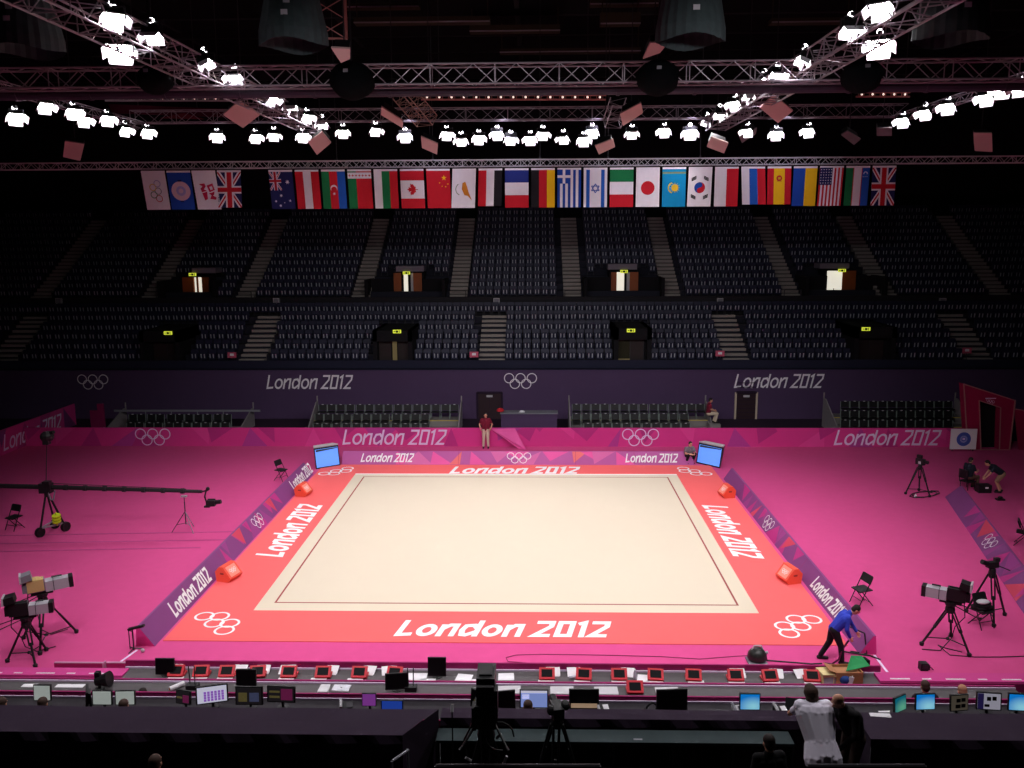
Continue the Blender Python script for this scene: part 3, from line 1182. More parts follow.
truss('hanging_lattice', (p.x, -5, p.z), (p.x + .1, -5.6, p.z + 3.5), .9, .8, 'reddish ladder truss hanging upright beside the dark cloth cone on the left', .5, .03, mm('reddish_metal', (176, 112, 108), rough=.5, metal=.3))
p = aty(418, 126, 4)
truss('hanging_lattice', (p.x + .25, 4, p.z), (p.x - .5, 3.0, p.z + .9), .8, .45, 'short tilted lattice frame between two pale panels left of the central lights', .18, .02, mm('lattice_brown', (170, 138, 126), rough=.5, metal=.3))
p = aty(613, 128, 4)
truss('hanging_lattice', (p.x, 4, p.z), (p.x + .2, 3.2, p.z + .7), .6, .4, 'short grey lattice frame right of the central lights under the pale panel', .2, .018, ALUD)
# hanger pipes / drop lines
for i, (u, v, y) in enumerate(((433, 150, 12), (608, 158, 12), (700, 150, 12), (337, 160, 12), (540, 160, 12))):
    p = aty(u, 163, y)
    mb = MB()
    mb.bar((p.x, y, 13.66), (p.x, y, 20.7), .02, 0, 5)
    mb.bar((p.x, y, 13.62), (p.x, y, 13.8), .05, 0, 6)
    o = mb.build('hanging_cable', STEEL, org=(p.x, y, 13.62))
    tag(o, 'thin cable dropping from the roof to the flag truss, %s from the left' % ORD[{337: 1, 433: 2, 540: 3, 608: 4, 700: 5}[u]], 'cable', 'drop cables of the flag truss')


def light_bar(u0, u1, v, y, label, n, m):
    a, b = aty(u0, v, y), aty(u1, v, y)
    root = thing('hanging_light_bar', label, 'lighting bar', (a + b) / 2)
    mb = MB()
    mb.bar(a + V3((0, 0, .08)), b + V3((0, 0, .08)), .035)
    mb.bar(a - V3((0, 0, .08)), b - V3((0, 0, .08)), .035)
    for k in range(n * 2):
        p = a + (b - a) * ((k + .5) / (2 * n))
        mb.box(p, (.03, .03, .16))
    mb.build('rail', m, root, world=True)
    for k in range(n):
        p = a + (b - a) * ((k + .5) / n)
        l = MB()
        l.ell(p + V3((0, -.05, 0)), (.045, .045, .045), 0, 8, 5)
        l.build('glow_dot', LED, root, world=True)
    for s in (.1, .9):
        p = a + (b - a) * s
        mb = MB()
        mb.bar(p, V3((p.x, p.y, 20.6)), .015, 0, 4)
        mb.build('hanger', STEEL, root, world=True)


light_bar(421, 606, 97.3, 5, 'thin reddish bar of small lamps above the central floodlights', 15, mm('reddish_metal'))
light_bar(105, 232, 98.5, 6, 'dim bar of tiny lamps behind the left floodlights', 12, ALUD)
light_bar(856, 910, 94.5, 6, 'short dim bar of lamps left of the outer right floodlights', 5, mm('reddish_metal'))
# thick dim tubes (air ducts) under the cross truss
a, b = aty(-20, 94, -2), aty(1044, 84, -2)
mb = MB()
mb.bar(a, b, .2, 0, 12)
for k in range(14):
    p = a + (b - a) * ((k + .5) / 14)
    mb.bar(p - V3((.05, 0, 0)), p + V3((.05, 0, 0)), .23, 0, 12)
o = mb.build('hanging_duct', mm('plum_duct', (52, 44, 60), rough=.6), org=(a + b) / 2)
tag(o, 'thick dark duct running along under the wide silver cross truss', 'duct')
for i, (u0, u1, v, y, h) in enumerate(((355, 490, 22, 12, .25), (345, 420, 7, 13, .2), (590, 660, 4, 13, .2), (600, 640, 20, 12, .5), (470, 560, 30, 14, .3), (770, 850, 22, 12, .2), (500, 640, 52, 17, .2))):
    a, b = aty(u0, v, y), aty(u1, v, y)
    mb = MB()
    mb.bb(a.x, b.x, y - .3, y + .3, a.z - h / 2, a.z + h / 2)
    mb.bb(a.x, b.x, y - .32, y - .3, a.z - h / 2, a.z - h / 2 + .06, 1)
    for xx in (a.x + .1, b.x - .1):
        mb.bar((xx, y, a.z), (xx, y, 20.8), .03, 0, 5)
    o = mb.build('hanging_walkway', [mm('walkway_brown', (50, 40, 26), rough=.7), ALUD], org=((a.x + b.x) / 2, y, a.z))
    tag(o, 'dull brown walkway beam under the black roof, %s of the seven seen' % ORD[i + 1], 'walkway', 'walkway beams under the roof')

# dark crimson awning under the roof at the left
y = 9.6
p = [aty(108, 104, y), aty(226, 109, y), aty(226, 117, y), aty(112, 113, y)]
mb = MB()
mb.prism(p[::-1], [q + V3((0, .1, 0)) for q in p[::-1]], 0)
q = [aty(160, 118, y - .1), aty(184, 113, y - .1), aty(204, 119, y - .1)]
mb.prism([q[0], q[2], q[1]], [w + V3((0, .08, 0)) for w in (q[0], q[2], q[1])], 1)
for k in (1, 3):
    mb.bar(p[0] + (p[1] - p[0]) * k / 4 + V3((0, .05, 0)), V3(((p[0] + (p[1] - p[0]) * k / 4).x, y + .05, 20.7)), .02, 2, 4)
o = mb.build('hanging_awning', [mm('dark_crimson_cloth', (74, 12, 36), rough=.9), mm('dull_crimson_cloth', (110, 40, 50), rough=.9), STEEL], org=(p[0] + p[2]) / 2)
tag(o, 'dark crimson cloth strip with a small peaked fold hanging behind the left floodlights', 'awning')
# ------------------------------------------------------------------ dark cloth cones, bundles, pale panels
CONEC = mm('grey_green_cloth', (74, 86, 88), rough=.9, noise=.25, scale=6)


def cloth_cone(u, v, y, rb, rt, hgt, label):
    p = aty(u, v, y)
    root = thing('hanging_cloth_cone', label, 'cloth cone', p, 0, 'dark cloth cones under the roof')
    mb = MB()
    n = 44
    prof = [(rb, 0), (rb * .97 + rt * .03, .3), ((rb + rt) / 2, hgt * .55), (rt, hgt)]
    vs = []
    for k, (r_, z) in enumerate(prof):
        for i in range(n):
            t = 2 * PI * i / n
            rr = r_ * (1 + (.015 if i % 2 else -.012))
            vs.append(V3((rr * math.cos(t), rr * math.sin(t), z + (.05 * math.sin(3 * t) if k == 0 else 0))))
    fs = [(j * n + i, j * n + (i + 1) % n, (j + 1) * n + (i + 1) % n, (j + 1) * n + i) for j in range(3) for i in range(n)]
    fs.append(tuple(3 * n + i for i in range(n)))
    mb.add(vs, fs)
    mb.build('cloth', CONEC, root)
    for dx, dz in ((.05, .9), (.0, .62)):
        t = MB()
        rr = (rb + (rt - rb) * dz / hgt) * 1.06
        t.box((dx, -rr, dz), (.16, .02, .12))
        t.build('label_tag', SILV, root)
    mb = MB()
    mb.bar((0, 0, hgt), (0, 0, 20.7 - p.z), .02)
    mb.build('cable', STEEL, root)


cloth_cone(294, 46, -7, .84, .5, 1.9, 'dark grey-green cloth cone with two pale tags beside the reddish ladder truss')
cloth_cone(690, 42, -7, .84, .55, 1.9, 'dark grey-green cloth cone hanging above the right round bundle')
cloth_cone(28, 52, -7, .86, .55, 1.9, 'dark cloth cone at the top left corner above the cross truss')
cloth_cone(950, 40, -7, .86, .55, 1.9, 'dark cloth cone at the upper right beyond the right long truss')


def bundle(u, v, y, r, label):
    p = aty(u, v, y)
    root = thing('hanging_bundle', label, 'bundle', p, 0, 'round black bundles before the cross truss')
    mb = MB()
    n, k = 20, 10
    rnd = random.Random(int(u))
    vs, fs = [], []
    for j in range(k + 1):
        ph = PI * (.08 + .84 * j / k)
        for i in range(n):
            t = 2 * PI * i / n
            rr = r * (1 + .07 * math.sin(5 * t + j) + rnd.uniform(-.03, .03))
            vs.append(V3((rr * math.sin(ph) * math.cos(t), rr * math.sin(ph) * math.sin(t), r * .85 * math.cos(ph))))
    for j in range(k):
        for i in range(n):
            fs.append((j * n + i, (j + 1) * n + i, (j + 1) * n + (i + 1) % n, j * n + (i + 1) % n))
    fs += [tuple(range(n)), tuple(k * n + i for i in range(n - 1, -1, -1))]
    mb.add(vs, fs)
    mb.build('cloth', mm('black_bundle_cloth', (13, 15, 17), rough=.95, spec=.05), root, smooth=True)
    t = MB()
    t.box((-.05, -r * .98, .18), (.13, .03, .09))
    t.build('label_tag', GREYP, root)
    t = MB()
    t.bar((0, 0, r * .8), (0, 0, 20.7 - p.z), .03)
    t.build('cable', STEEL, root)


bundle(352, 81, -4.15, .62, 'round black cloth bundle hiding part of the cross truss on the left')
bundle(658, 78, -4.15, .58, 'round black cloth bundle hiding part of the cross truss right of centre')
bundle(862, 76, -4.15, .55, 'round black cloth bundle on the cross truss under the big right floodlight')
bundle(155, 80, -4.15, .48, 'round black cloth bundle on the cross truss left of the big left floodlight')


def pale_panel(pts, y, tilt, label, dim=False):
    """a square panel with thickness hanging below a black box; corners on a plane tilted towards the floor"""
    cu, cv = sum(p[0] for p in pts) / 4, sum(p[1] for p in pts) / 4
    C0 = aty(cu, cv, y)
    N = V3((0, -math.cos(R(tilt)), -math.sin(R(tilt))))
    w = []
    for u, v in pts:
        d = ray(u, v)
        w.append(CAM + d * ((C0 - CAM).dot(N) / d.dot(N)))
    root = thing('hanging_board', label, 'panel', C0, 0, 'pale panels hanging under the trusses')
    if (w[1] - w[0]).cross(w[2] - w[0]).dot(N) < 0:
        w.reverse()
    mb = MB()
    mb.prism([p - N * .07 for p in w], w, 0)
    mb.build('face_board', PALEP if not dim else mm('grey_panel', (110, 104, 108), rough=.8), root, world=True)
    cc = sum(w, V3()) / 4
    mb = MB()
    b = [cc + (p - cc) * .8 - N * .07 for p in w]
    mb.prism([p - N * .32 for p in b], b, 0)
    mb.build('back_box', BLACKP, root, world=True)
    mb = MB()
    mb.bar(cc - N * .3, V3((cc.x, cc.y + .3, 20.7)), .018, 0, 5)
    mb.build('cable', STEEL, root, world=True)


pale_panel([(223, 115), (239, 101), (260, 115), (243, 128)], 3, 55, 'large pale pink diamond panel below the left long truss')
pale_panel([(308, 142), (322, 132), (331, 143), (317, 155)], 6, 45, 'small pale pink diamond panel at the far end of the left long truss')
pale_panel([(65, 141), (84, 144), (80, 161), (63, 157)], 7, 40, 'pale square panel below the outer left floodlights')
pale_panel([(760, 108), (774, 95), (793, 111), (778, 123)], 3, 55, 'large pale pink diamond panel below the right long truss')
pale_panel([(974, 133), (992, 133), (992.5, 152), (975, 151)], 7, 40, 'pale square panel below the outer right floodlights')
pale_panel([(381.5, 107), (403, 121), (402.5, 128), (381, 115)], 3, 50, 'long slanted pale panel left of the short lattice frame')
pale_panel([(421, 136.5), (438, 144), (437, 154.5), (422, 148)], 7, 45, 'small slanted pale panel left of the central floodlights near the flags')
pale_panel([(620, 114), (641, 103), (643, 113), (623, 126)], 3, 50, 'slanted pale panel right of the central floodlights with the higher right end')
pale_panel([(595, 146), (613, 139), (615, 147), (599, 154.5)], 7, 45, 'small pale panel just above the flags right of the central floodlights')
pale_panel([(711, 137), (728.5, 143), (724, 153.5), (707, 147)], 7, 45, 'small slanted pale panel below the far end of the right long truss')
pale_panel([(331, 48), (350, 49), (350, 59), (341, 63)], -6.0, 50, 'irregular pinkish panel below the reddish ladder truss')
pale_panel([(650, 43), (669, 42), (660, 53), (643, 59)], -4.9, 50, 'irregular pinkish panel above the right round bundle')
pale_panel([(841, 135), (848, 131), (861, 139), (854, 145)], 8, 45, 'dim grey tilted panel right of the flag lights', True)
pale_panel([(877, 128), (892, 128), (892, 136), (877, 136)], 8, 45, 'dim grey panel below the inner end of the outer right floodlights', True)
pale_panel([(739, 137), (757, 128), (756, 134), (742, 143)], 9.6, 45, 'dim grey tilted panel beside the floodlight near the middle right', True)

# ------------------------------------------------------------------ floodlights
def flood_parts(sx, sy):
    """meshes of one floodlight pointing to -Z: housing with four flaps, lens"""
    h = MB()
    a = [V3((x * sx / 2, y * sy / 2, 0)) for x, y in ((-1, -1), (1, -1), (1, 1), (-1, 1))]
    b = [V3((x * sx / 2 * .72, y * sy / 2 * .6, .3)) for x, y in ((-1, -1), (1, -1), (1, 1), (-1, 1))]
    h.prism(a, b, 0)
    for i in range(4):
        p, q = a[i], a[(i + 1) % 4]
        m = (p + q) / 2
        o = m.normalized() * .1
        f = [p, q, q + o * 1.05 + V3((0, 0, -.15)) - (q - m) * .1, p + o * 1.05 + V3((0, 0, -.15)) - (p - m) * .1]
        h.prism(f, [v + m.normalized() * .012 for v in f], 1)
    for k in range(4):
        z = .06 + .06 * k
        s = 1 - .28 * z / .3
        h.box((0, sy / 2 * (1 - .4 * z / .3), z), (sx * s * .9, .03, .015), 0)
    l = MB()
    l.poly([p * .93 + V3((0, 0, -.012)) for p in reversed(a)], 0)
    return h, l


def yoke_geo(sx):
    y = MB()
    for s in (-1, 1):
        y.bar((s * sx * .55, 0, -.3), (s * sx * .55, 0, -.06), .02, 0, 5)
        y.bar((s * sx * .55, 0, -.3), (s * sx * .4, 0, -.3), .025, 0, 5)
    y.bar((-sx * .55, 0, -.06), (sx * .55, 0, -.06), .02, 0, 5)
    y.bar((0, 0, -.06), (0, 0, .05), .025, 0, 6)
    y.box((0, 0, .03), (.1, .14, .1))
    return y


FM = {}
FL = []


def floodlight(P, aim, size, label, group, power):
    size *= .8
    """P: centre of the lens"""
    key = size
    if key not in FM:
        h, l = flood_parts(size * 1.0, size * .66)
        y = yoke_geo(size)
        b = MB()
        b.ell((0, .0, .06), (.085, .085, .085), 0, 8, 6)  # glowing ball stands in for light reflected above the lens
        FM[key] = (h, l, y, b, {})
    h, l, y, b, cache = FM[key]
    P = V3(P)
    root = thing('hanging_floodlight', label, 'floodlight', P + V3((0, 0, .3)), 0, group)
    d = (V3(aim) - P).normalized()
    q = d.to_track_quat('-Z', 'Y').to_euler()

    def inst(nm, mbx, mats):
        if nm not in cache:
            o = mbx.build(nm, mats, root)
            cache[nm] = o
        else:
            o = cache[nm].copy()
            COL.objects.link(o)
            o.parent = root
        return o
    inst('yoke', y, STEEL)
    o = inst('housing', h, [BLACKP, REFL]); o.location = (0, 0, -.3); o.rotation_euler = q
    o = inst('lens', l, LENS); o.location = (0, 0, -.3); o.rotation_euler = q
    o = inst('glow_dot', b, GLINT); o.location = V3((0, 0, -.3)) - d * .1 + V3((0, 0, size * .36)); o.rotation_euler = (0, 0, 0)
    ld = bpy.data.lights.new('floodlight_beam', 'SPOT')
    ld.energy = power
    ld.spot_size = R(SPOT_DEG)
    ld.spot_blend = 1.
    ld.shadow_soft_size = .14
    ld.color = (1, .955, .985)
    lo = bpy.data.objects.new('floodlight_beam', ld)
    COL.objects.link(lo)
    lo.location = P + d * .24
    lo.rotation_euler = q
    lo.parent = root
    lo.location = (P + d * .24) - root.location


SPOT_DEG = 96
PW = 285
NEARP = 1330
FILLP = 40
rows = {
    'left': ([(114, 18), (152, 35), (206, 62), (234, 77), (273, 99), (291, 106), (308, 117), (322, 124)], 14.5, 'under the left long truss', 'floodlights under the left long truss'),
    'right': ([(880, 8), (851, 29), (803, 59), (778, 75), (763, 81), (748, 95), (734, 104), (720, 114), (706, 122)], 14.5, 'under the right long truss', 'floodlights under the right long truss'),
}
for nm, (pts, z, lab, grp) in rows.items():
    s = -1 if nm == 'left' else 1
    for i, (u, v) in enumerate(pts):
        P = atz(u, v, z)
        P.x = max(-9.6, min(-8.5, P.x)) if s < 0 else min(9.5, max(8.4, P.x))
        # keep it on the sight line at that x
        P = atx(u, v, P.x)
        aim = (s * (8.5 if i % 2 else 2), P.y - 8 + 4 * (i % 3), 0)
        floodlight(P, aim, .58, 'lit floodlight %s, %s from the near end' % (lab, ordn(i + 1)), grp, PW * (1.12 if s < 0 else 1.35))
# the two big ones
for (u, v), x, lab in (((120, 51), -9.8, 'left'), ((879, 46), 9.9, 'right')):
    P = atx(u, v, x)
    floodlight(P, (x * .5, P.y - 12, 0), .78, 'largest lit floodlight hanging below the near part of the %s long truss' % lab, 'largest floodlights', PW * 1.3)
for nm, pts, x in (('left', [(16, 117), (46, 106), (74, 112), (85, 120), (108, 119), (126, 130), (148, 132)], -16.6),
                   ('right', [(902, 121), (924, 113), (947, 107), (985, 98), (1001, 90), (1018, 88)], 16.5)):
    for i, (u, v) in enumerate(pts):
        P = atx(u, v, x)
        P.z = min(P.z, 14.75)
        P = atz(u, v, P.z)
        aim = (P.x * .45, P.y - 9 + 2.5 * (i % 2), 0)
        floodlight(P, aim, .6, 'lit floodlight on the slim outer %s truss, %s counted from the left' % (nm, ordn(i + 1)), 'floodlights on the outer %s truss' % nm, PW * (.22 if nm == 'left' else .36))
row = [(217, 136), (256, 137), (274, 135), (303, 136), (343, 132), (376, 130), (405, 136), (447, 134), (461, 140), (479, 138), (497, 134), (511, 139), (530, 139), (543, 134),
       (563, 138), (584, 140), (592, 132), (632, 133), (664, 131), (690, 133), (747, 131), (776, 134), (808, 131)]
for i, (u, v) in enumerate(row):
    P = aty(u, v, 8.9)
    if 680 < u < 700:
        sz = .68
    else:
        sz = .56
    aim = (P.x * .55 + (1.5 if i % 2 else -1.5), -3.5 + 2.5 * (i % 3), 0)
    floodlight(P, aim, sz, 'lit floodlight in the row before the flags, %s counted from the left' % ordn(i + 1), 'floodlights in the row before the flags', PW)



def lamp(P, aim, power, deg=90, soft=.25, col=(1, .955, .985)):
    ld = bpy.data.lights.new('unseen_lamp', 'SPOT')
    ld.energy = power
    ld.spot_size = R(deg)
    ld.spot_blend = 1.
    ld.shadow_soft_size = soft
    ld.color = col
    lo = bpy.data.objects.new('unseen_lamp', ld)
    COL.objects.link(lo)
    lo.location = V3(P)
    lo.rotation_euler = (V3(aim) - V3(P)).normalized().to_track_quat('-Z', 'Y').to_euler()


# the same truss grid goes on over the near side of the hall: its lamps light everything from the camera's side
for x in (-16.6, -9, 9, 16.6):
    for k, y in enumerate((-8, -12.5, -16)):
        lamp((x, y, 14.4), (x * .45, y + 13, 0), NEARP * (1 if abs(x) < 12 else .3 if x < 0 else .5), 90)
for x in (-6, -2, 2, 6):
    lamp((x, -15.5, 14.6), (x * 1.1, -1 if x in (-6, 2) else 8, 0), NEARP * 1.2, 96)
for x in (-10, -3.5, 3.5, 10):
    lamp((x, -14, 14.6), (x, -15.5, 1), NEARP * .8, 110)
# unseen lamps added by the far truss as floodlight spill on the flags
for x in (-4.5, -.5, 3.5, 7.5, 11.5):
    lamp((x, 8.5, 14.95), (x, 12, 12.4), 190, 110, .2, (.86, .82, 1))
# unseen fill lamps added under the roof to brighten the stands
for x in (-15, -9, -3, 3, 9, 15):
    lamp((x, 11, 19.6), (x * .95, 26, 7), FILLP, 75, .3, (.98, .96, 1))
# ================================================================== FLAGS
FLC = dict(red=(200, 26, 44), white=(240, 236, 244), blue=(34, 48, 128), navy=(30, 34, 92), green=(20, 118, 66), sky=(0, 140, 196), black=(24, 22, 28), yellow=(246, 196, 24),
           mid=(30, 92, 186), royal=(26, 72, 170), orange=(206, 130, 40), olive=(120, 140, 110), pinkw=(226, 190, 200), mag=(196, 20, 76), lil=(170, 160, 210), grey=(120, 116, 130), gold=(216, 180, 40))
FMATS = {k: mm('flag_cloth_' + k, v, rough=.85, noise=.05, scale=6) for k, v in FLC.items()}
FKEYS = list(FMATS)


class Flag:
    def __init__(s, w, h, shear, wave=0.):
        s.mb, s.w, s.h, s.sh, s.wv, s.layer = MB(), w, h, shear, wave, 0

    def P(s, u, v, off):
        t = v
        return V3(((u - .5) * s.w + s.sh * t, off + s.wv * t * math.sin(u * 5), -v * s.h))

    def poly(s, pts, c):
        s.layer += 1
        off = .004 + .0012 * s.layer
        # pts in unit square, v downwards; make ccw as seen from the front (-Y)
        a = sum(p[0] * q[1] - q[0] * p[1] for p, q in zip(pts, pts[1:] + pts[:1]))
        if a > 0:
            pts = pts[::-1]
        f = [s.P(u, v, -off) for u, v in pts]
        b = [s.P(u, v, off) for u, v in reversed(pts)]
        i = FKEYS.index(c)
        s.mb.poly(f, i)
        s.mb.poly(b, i)

    def rect(s, u0, v0, u1, v1, c, k=None):
        s.poly([(u0, v0), (u1, v0), (u1, v1), (u0, v1)], c)

    def vbars(s, cols, ws=None):
        n = len(cols)
        ws = ws or [1 / n] * n
        u = 0
        for c, w in zip(cols, ws):
            s.rect(u, 0, u + w, 1, c)
            u += w

    def hbars(s, cols, ws=None):
        n = len(cols)
        ws = ws or [1 / n] * n
        v = 0
        for c, w in zip(cols, ws):
            s.rect(0, v, 1, v + w, c)
            v += w

    def disc(s, u, v, r, c, n=26):  # r in units of width
        k = s.w / s.h
        s.poly([(u + r * math.cos(2 * PI * i / n), v + r * k * math.sin(2 * PI * i / n)) for i in range(n)], c)

    def star(s, u, v, r, c, n=5, inner=.42, a0=-PI / 2):
        k = s.w / s.h
        s.poly([(u + (r if i % 2 == 0 else r * inner) * math.cos(a0 + PI * i / n), v + k * (r if i % 2 == 0 else r * inner) * math.sin(a0 + PI * i / n)) for i in range(2 * n)], c)

    def ring(s, u, v, r, t, c, a0=0, a1=2 * PI, n=24):
        k = s.w / s.h
        s.layer += 1
        for i in range(n):
            x, y = a0 + (a1 - a0) * i / n, a0 + (a1 - a0) * (i + 1) / n
            s.layer -= 1
            s.poly([(u + r * math.cos(x), v + k * r * math.sin(x)), (u + r * math.cos(y), v + k * r * math.sin(y)),
                    (u + (r - t) * math.cos(y), v + k * (r - t) * math.sin(y)), (u + (r - t) * math.cos(x), v + k * (r - t) * math.sin(x))], c)

    def line(s, p, q, w, c):
        k = s.h / s.w
        d = Vector((q[0] - p[0], (q[1] - p[1]) * k))
        d.normalize()
        n = Vector((-d.y, d.x)) * w / 2
        s.poly([(p[0] + n.x, p[1] + n.y / k), (q[0] + n.x, q[1] + n.y / k), (q[0] - n.x, q[1] - n.y / k), (p[0] - n.x, p[1] - n.y / k)], c)


def union(f, u0=0., v0=0., u1=1., v1=1.):
    """crossed flag turned upright, inside a rectangle"""
    m = lambda u, v: (u0 + (u1 - u0) * u, v0 + (v1 - v0) * v)
    f.rect(u0, v0, u1, v1, 'navy')
    for a, b in (((0, 0), (1, 1)), ((1, 0), (0, 1))):
        for w, c in ((.2, 'white'), (.07, 'red')):
            dx, dy = w * .62, w * .42
            A, B = (m(*a), m(*b))
            if a[0] == 0:
                pts = [(0, 0), (dx, 0), (1, 1 - dy), (1, 1), (1 - dx, 1), (0, dy)]
            else:
                pts = [(1, 0), (1, dy), (dx, 1), (0, 1), (0, 1 - dy), (1 - dx, 0)]
            f.poly([m(*p) for p in pts], c)
    for w, c in ((.34, 'white'), (.2, 'red')):
        f.rect(*m(.5 - w / 2, 0), *m(.5 + w / 2, 1), c)
        f.rect(*m(0, .5 - w * .31), *m(1, .5 + w * .31), c)


def draw(i, f):
    if i == 1:
        f.rect(0, 0, 1, 1, 'white')
        k = f.w / f.h
        for c, du, dv in (('lil', .1, -.2), ('grey', .1, 0), ('red', .1, .2), ('gold', -.1, -.1), ('green', -.1, .1)):
            f.ring(.5 + du, .5 + dv, .145, .03, c)
    elif i == 2:
        f.rect(0, 0, 1, 1, 'royal')
        f.disc(.5, .5, .4, 'pinkw'); f.disc(.5, .5, .2, 'lil'); f.disc(.5, .5, .1, 'pinkw')
        f.rect(.42, .2, .58, .25, 'navy'); f.rect(.42, .76, .58, .8, 'navy')
    elif i == 3:
        f.rect(0, 0, 1, 1, 'white')
        f.poly([(.22, .32), (.46, .3), (.5, .38), (.4, .46), (.52, .5), (.3, .54), (.26, .44), (.36, .38)], 'mag')
        f.poly([(.54, .36), (.8, .3), (.86, .48), (.62, .54)], 'mag'); f.poly([(.64, .4), (.76, .37), (.78, .46), (.68, .48)], 'white')
        f.poly([(.3, .56), (.52, .52), (.5, .72), (.38, .76)], 'mag')
        f.poly([(.58, .57), (.84, .52), (.8, .6), (.74, .63), (.88, .68), (.84, .74), (.6, .72), (.68, .62)], 'mag')
    elif i in (4, 28):
        union(f)
    elif i == 5:
        f.rect(0, 0, 1, 1, 'navy'); union(f, 0, 0, .5, .5)
        f.star(.76, .28, .1, 'white', 7); f.star(.44, .64, .07, 'white', 7); f.star(.2, .79, .06, 'white', 7); f.star(.8, .78, .06, 'white', 7); f.star(.38, .91, .07, 'white', 7); f.star(.56, .83, .03, 'white', 5)
    elif i == 6:
        f.vbars(['red', 'white', 'red'])
    elif i == 7:
        f.vbars(['green', 'red', 'mid']); f.disc(.5, .46, .15, 'white'); f.disc(.5, .49, .125, 'red'); f.star(.5, .6, .07, 'white', 8)
    elif i == 8:
        f.vbars(['green', 'red'], [.36, .64]); f.rect(0, .04, 1, .2, 'white')
        for k in range(7):
            f.star(.08 + k * .14, .12, .065, 'red', 4, .35)
    elif i == 9:
        f.vbars(['white', 'green', 'red'])
    elif i == 10:
        f.hbars(['red', 'white', 'red'], [.26, .48, .26])
        k = f.w / f.h
        L = [(0, -1), (-.18, -.62), (-.4, -.72), (-.3, -.2), (-.62, -.5), (-.7, -.34), (-1, -.4), (-.86, -.06), (-.96, .04), (-.46, .42), (-.5, .6), (-.06, .52), (-.05, .95)]
        L = L + [(-x, y) for x, y in reversed(L)]
        f.poly([(.5 + y * .24, .5 + x * .24 * k) for x, y in L], 'red')
    elif i == 11:
        f.rect(0, 0, 1, 1, 'red'); f.star(.74, .2, .12, 'yellow')
        for u, v in ((.55, .33), (.65, .42), (.8, .43), (.9, .36)):
            f.star(u, v, .04, 'yellow')
    elif i == 12:
        f.rect(0, 0, 1, 1, 'white')
        f.poly([(.44, .34), (.56, .3), (.66, .46), (.7, .56), (.86, .8), (.68, .68), (.54, .66), (.42, .5)], 'orange')
        f.ring(.42, .5, .27, .03, 'olive', PI * .62, PI * 1.3)
    elif i == 13:
        f.vbars(['red', 'white', 'black'])
    elif i == 14:
        f.hbars(['blue', 'white', 'red'])
    elif i == 15:
        f.vbars(['black', 'red', 'yellow'])
    elif i == 16:
        f.vbars(['royal', 'white'] * 4 + ['royal'])
        f.rect(0, 0, 5 / 9, .37, 'royal'); f.rect(2 / 9, 0, 3 / 9, .37, 'white'); f.rect(0, .15, 5 / 9, .22, 'white')
    elif i == 17:
        f.rect(0, 0, 1, 1, 'white'); f.rect(.11, 0, .26, 1, 'mid'); f.rect(.74, 0, .89, 1, 'mid')
        k = f.w / f.h
        for a0 in (-PI / 2, PI / 2):
            t = [(.5 + .19 * math.cos(a0 + 2 * PI * j / 3), .5 + k * .19 * math.sin(a0 + 2 * PI * j / 3)) for j in range(3)]
            for p, q in zip(t, t[1:] + t[:1]):
                f.line(p, q, .035, 'royal')
    elif i == 18:
        f.hbars(['green', 'white', 'red'])
    elif i == 19:
        f.rect(0, 0, 1, 1, 'white'); f.disc(.5, .5, .29, 'red')
    elif i == 20:
        f.rect(0, 0, 1, 1, 'sky'); f.rect(0, .08, 1, .13, 'olive'); f.disc(.54, .5, .15, 'gold'); f.ring(.48, .5, .24, .05, 'gold', PI * .6, PI * 1.4)
        for j in range(12):
            f.star(.54 + .19 * math.cos(j * PI / 6), .5 + .19 * f.w / f.h * math.sin(j * PI / 6), .025, 'gold', 4)
    elif i == 21:
        f.rect(0, 0, 1, 1, 'white'); f.disc(.5, .5, .23, 'royal')
        n = 14; k = f.w / f.h
        f.poly([(.5 + .23 * math.cos(-PI / 2 + PI * j / n), .5 + k * .23 * math.sin(-PI / 2 + PI * j / n)) for j in range(n + 1)], 'red')
        f.disc(.5, .5 - .115 * k, .113, 'royal'); f.disc(.5, .5 + .115 * k, .113, 'red')
        for u, v, s in ((.24, .26, 1), (.76, .26, -1), (.24, .74, -1), (.76, .74, 1)):
            for j in (-1, 0, 1):
                f.line((u - .1 + .0 * j, v + j * .032 + .03 * s), (u + .1, v + j * .032 - .03 * s), .035, 'black')
    elif i == 22:
        f.vbars(['white', 'red'])
    elif i == 23:
        f.vbars(['white', 'mid', 'red'])
    elif i == 24:
        f.vbars(['red', 'yellow', 'red'], [.27, .46, .27]); f.disc(.5, .28, .12, 'red'); f.rect(.44, .25, .56, .31, 'gold'); f.rect(.4, .35, .6, .37, 'orange')
    elif i == 25:
        f.vbars(['royal', 'yellow'])
    elif i == 26:
        f.vbars(['red', 'white'] * 6 + ['red']); f.rect(0, 0, 7 / 13, .45, 'navy')
        for a in range(5):
            for b in range(6):
                f.star(.06 + a * .105, .05 + b * .07, .03, 'white')
    elif i == 27:
        f.vbars(['green', 'red', 'white', 'red', 'mid'], [.31, .03, .32, .03, .31]); f.ring(.83, .16, .09, .035, 'white', PI * .9, PI * 2.1)
        for a in range(3):
            f.star(.74 + a * .08, .24, .025, 'white')


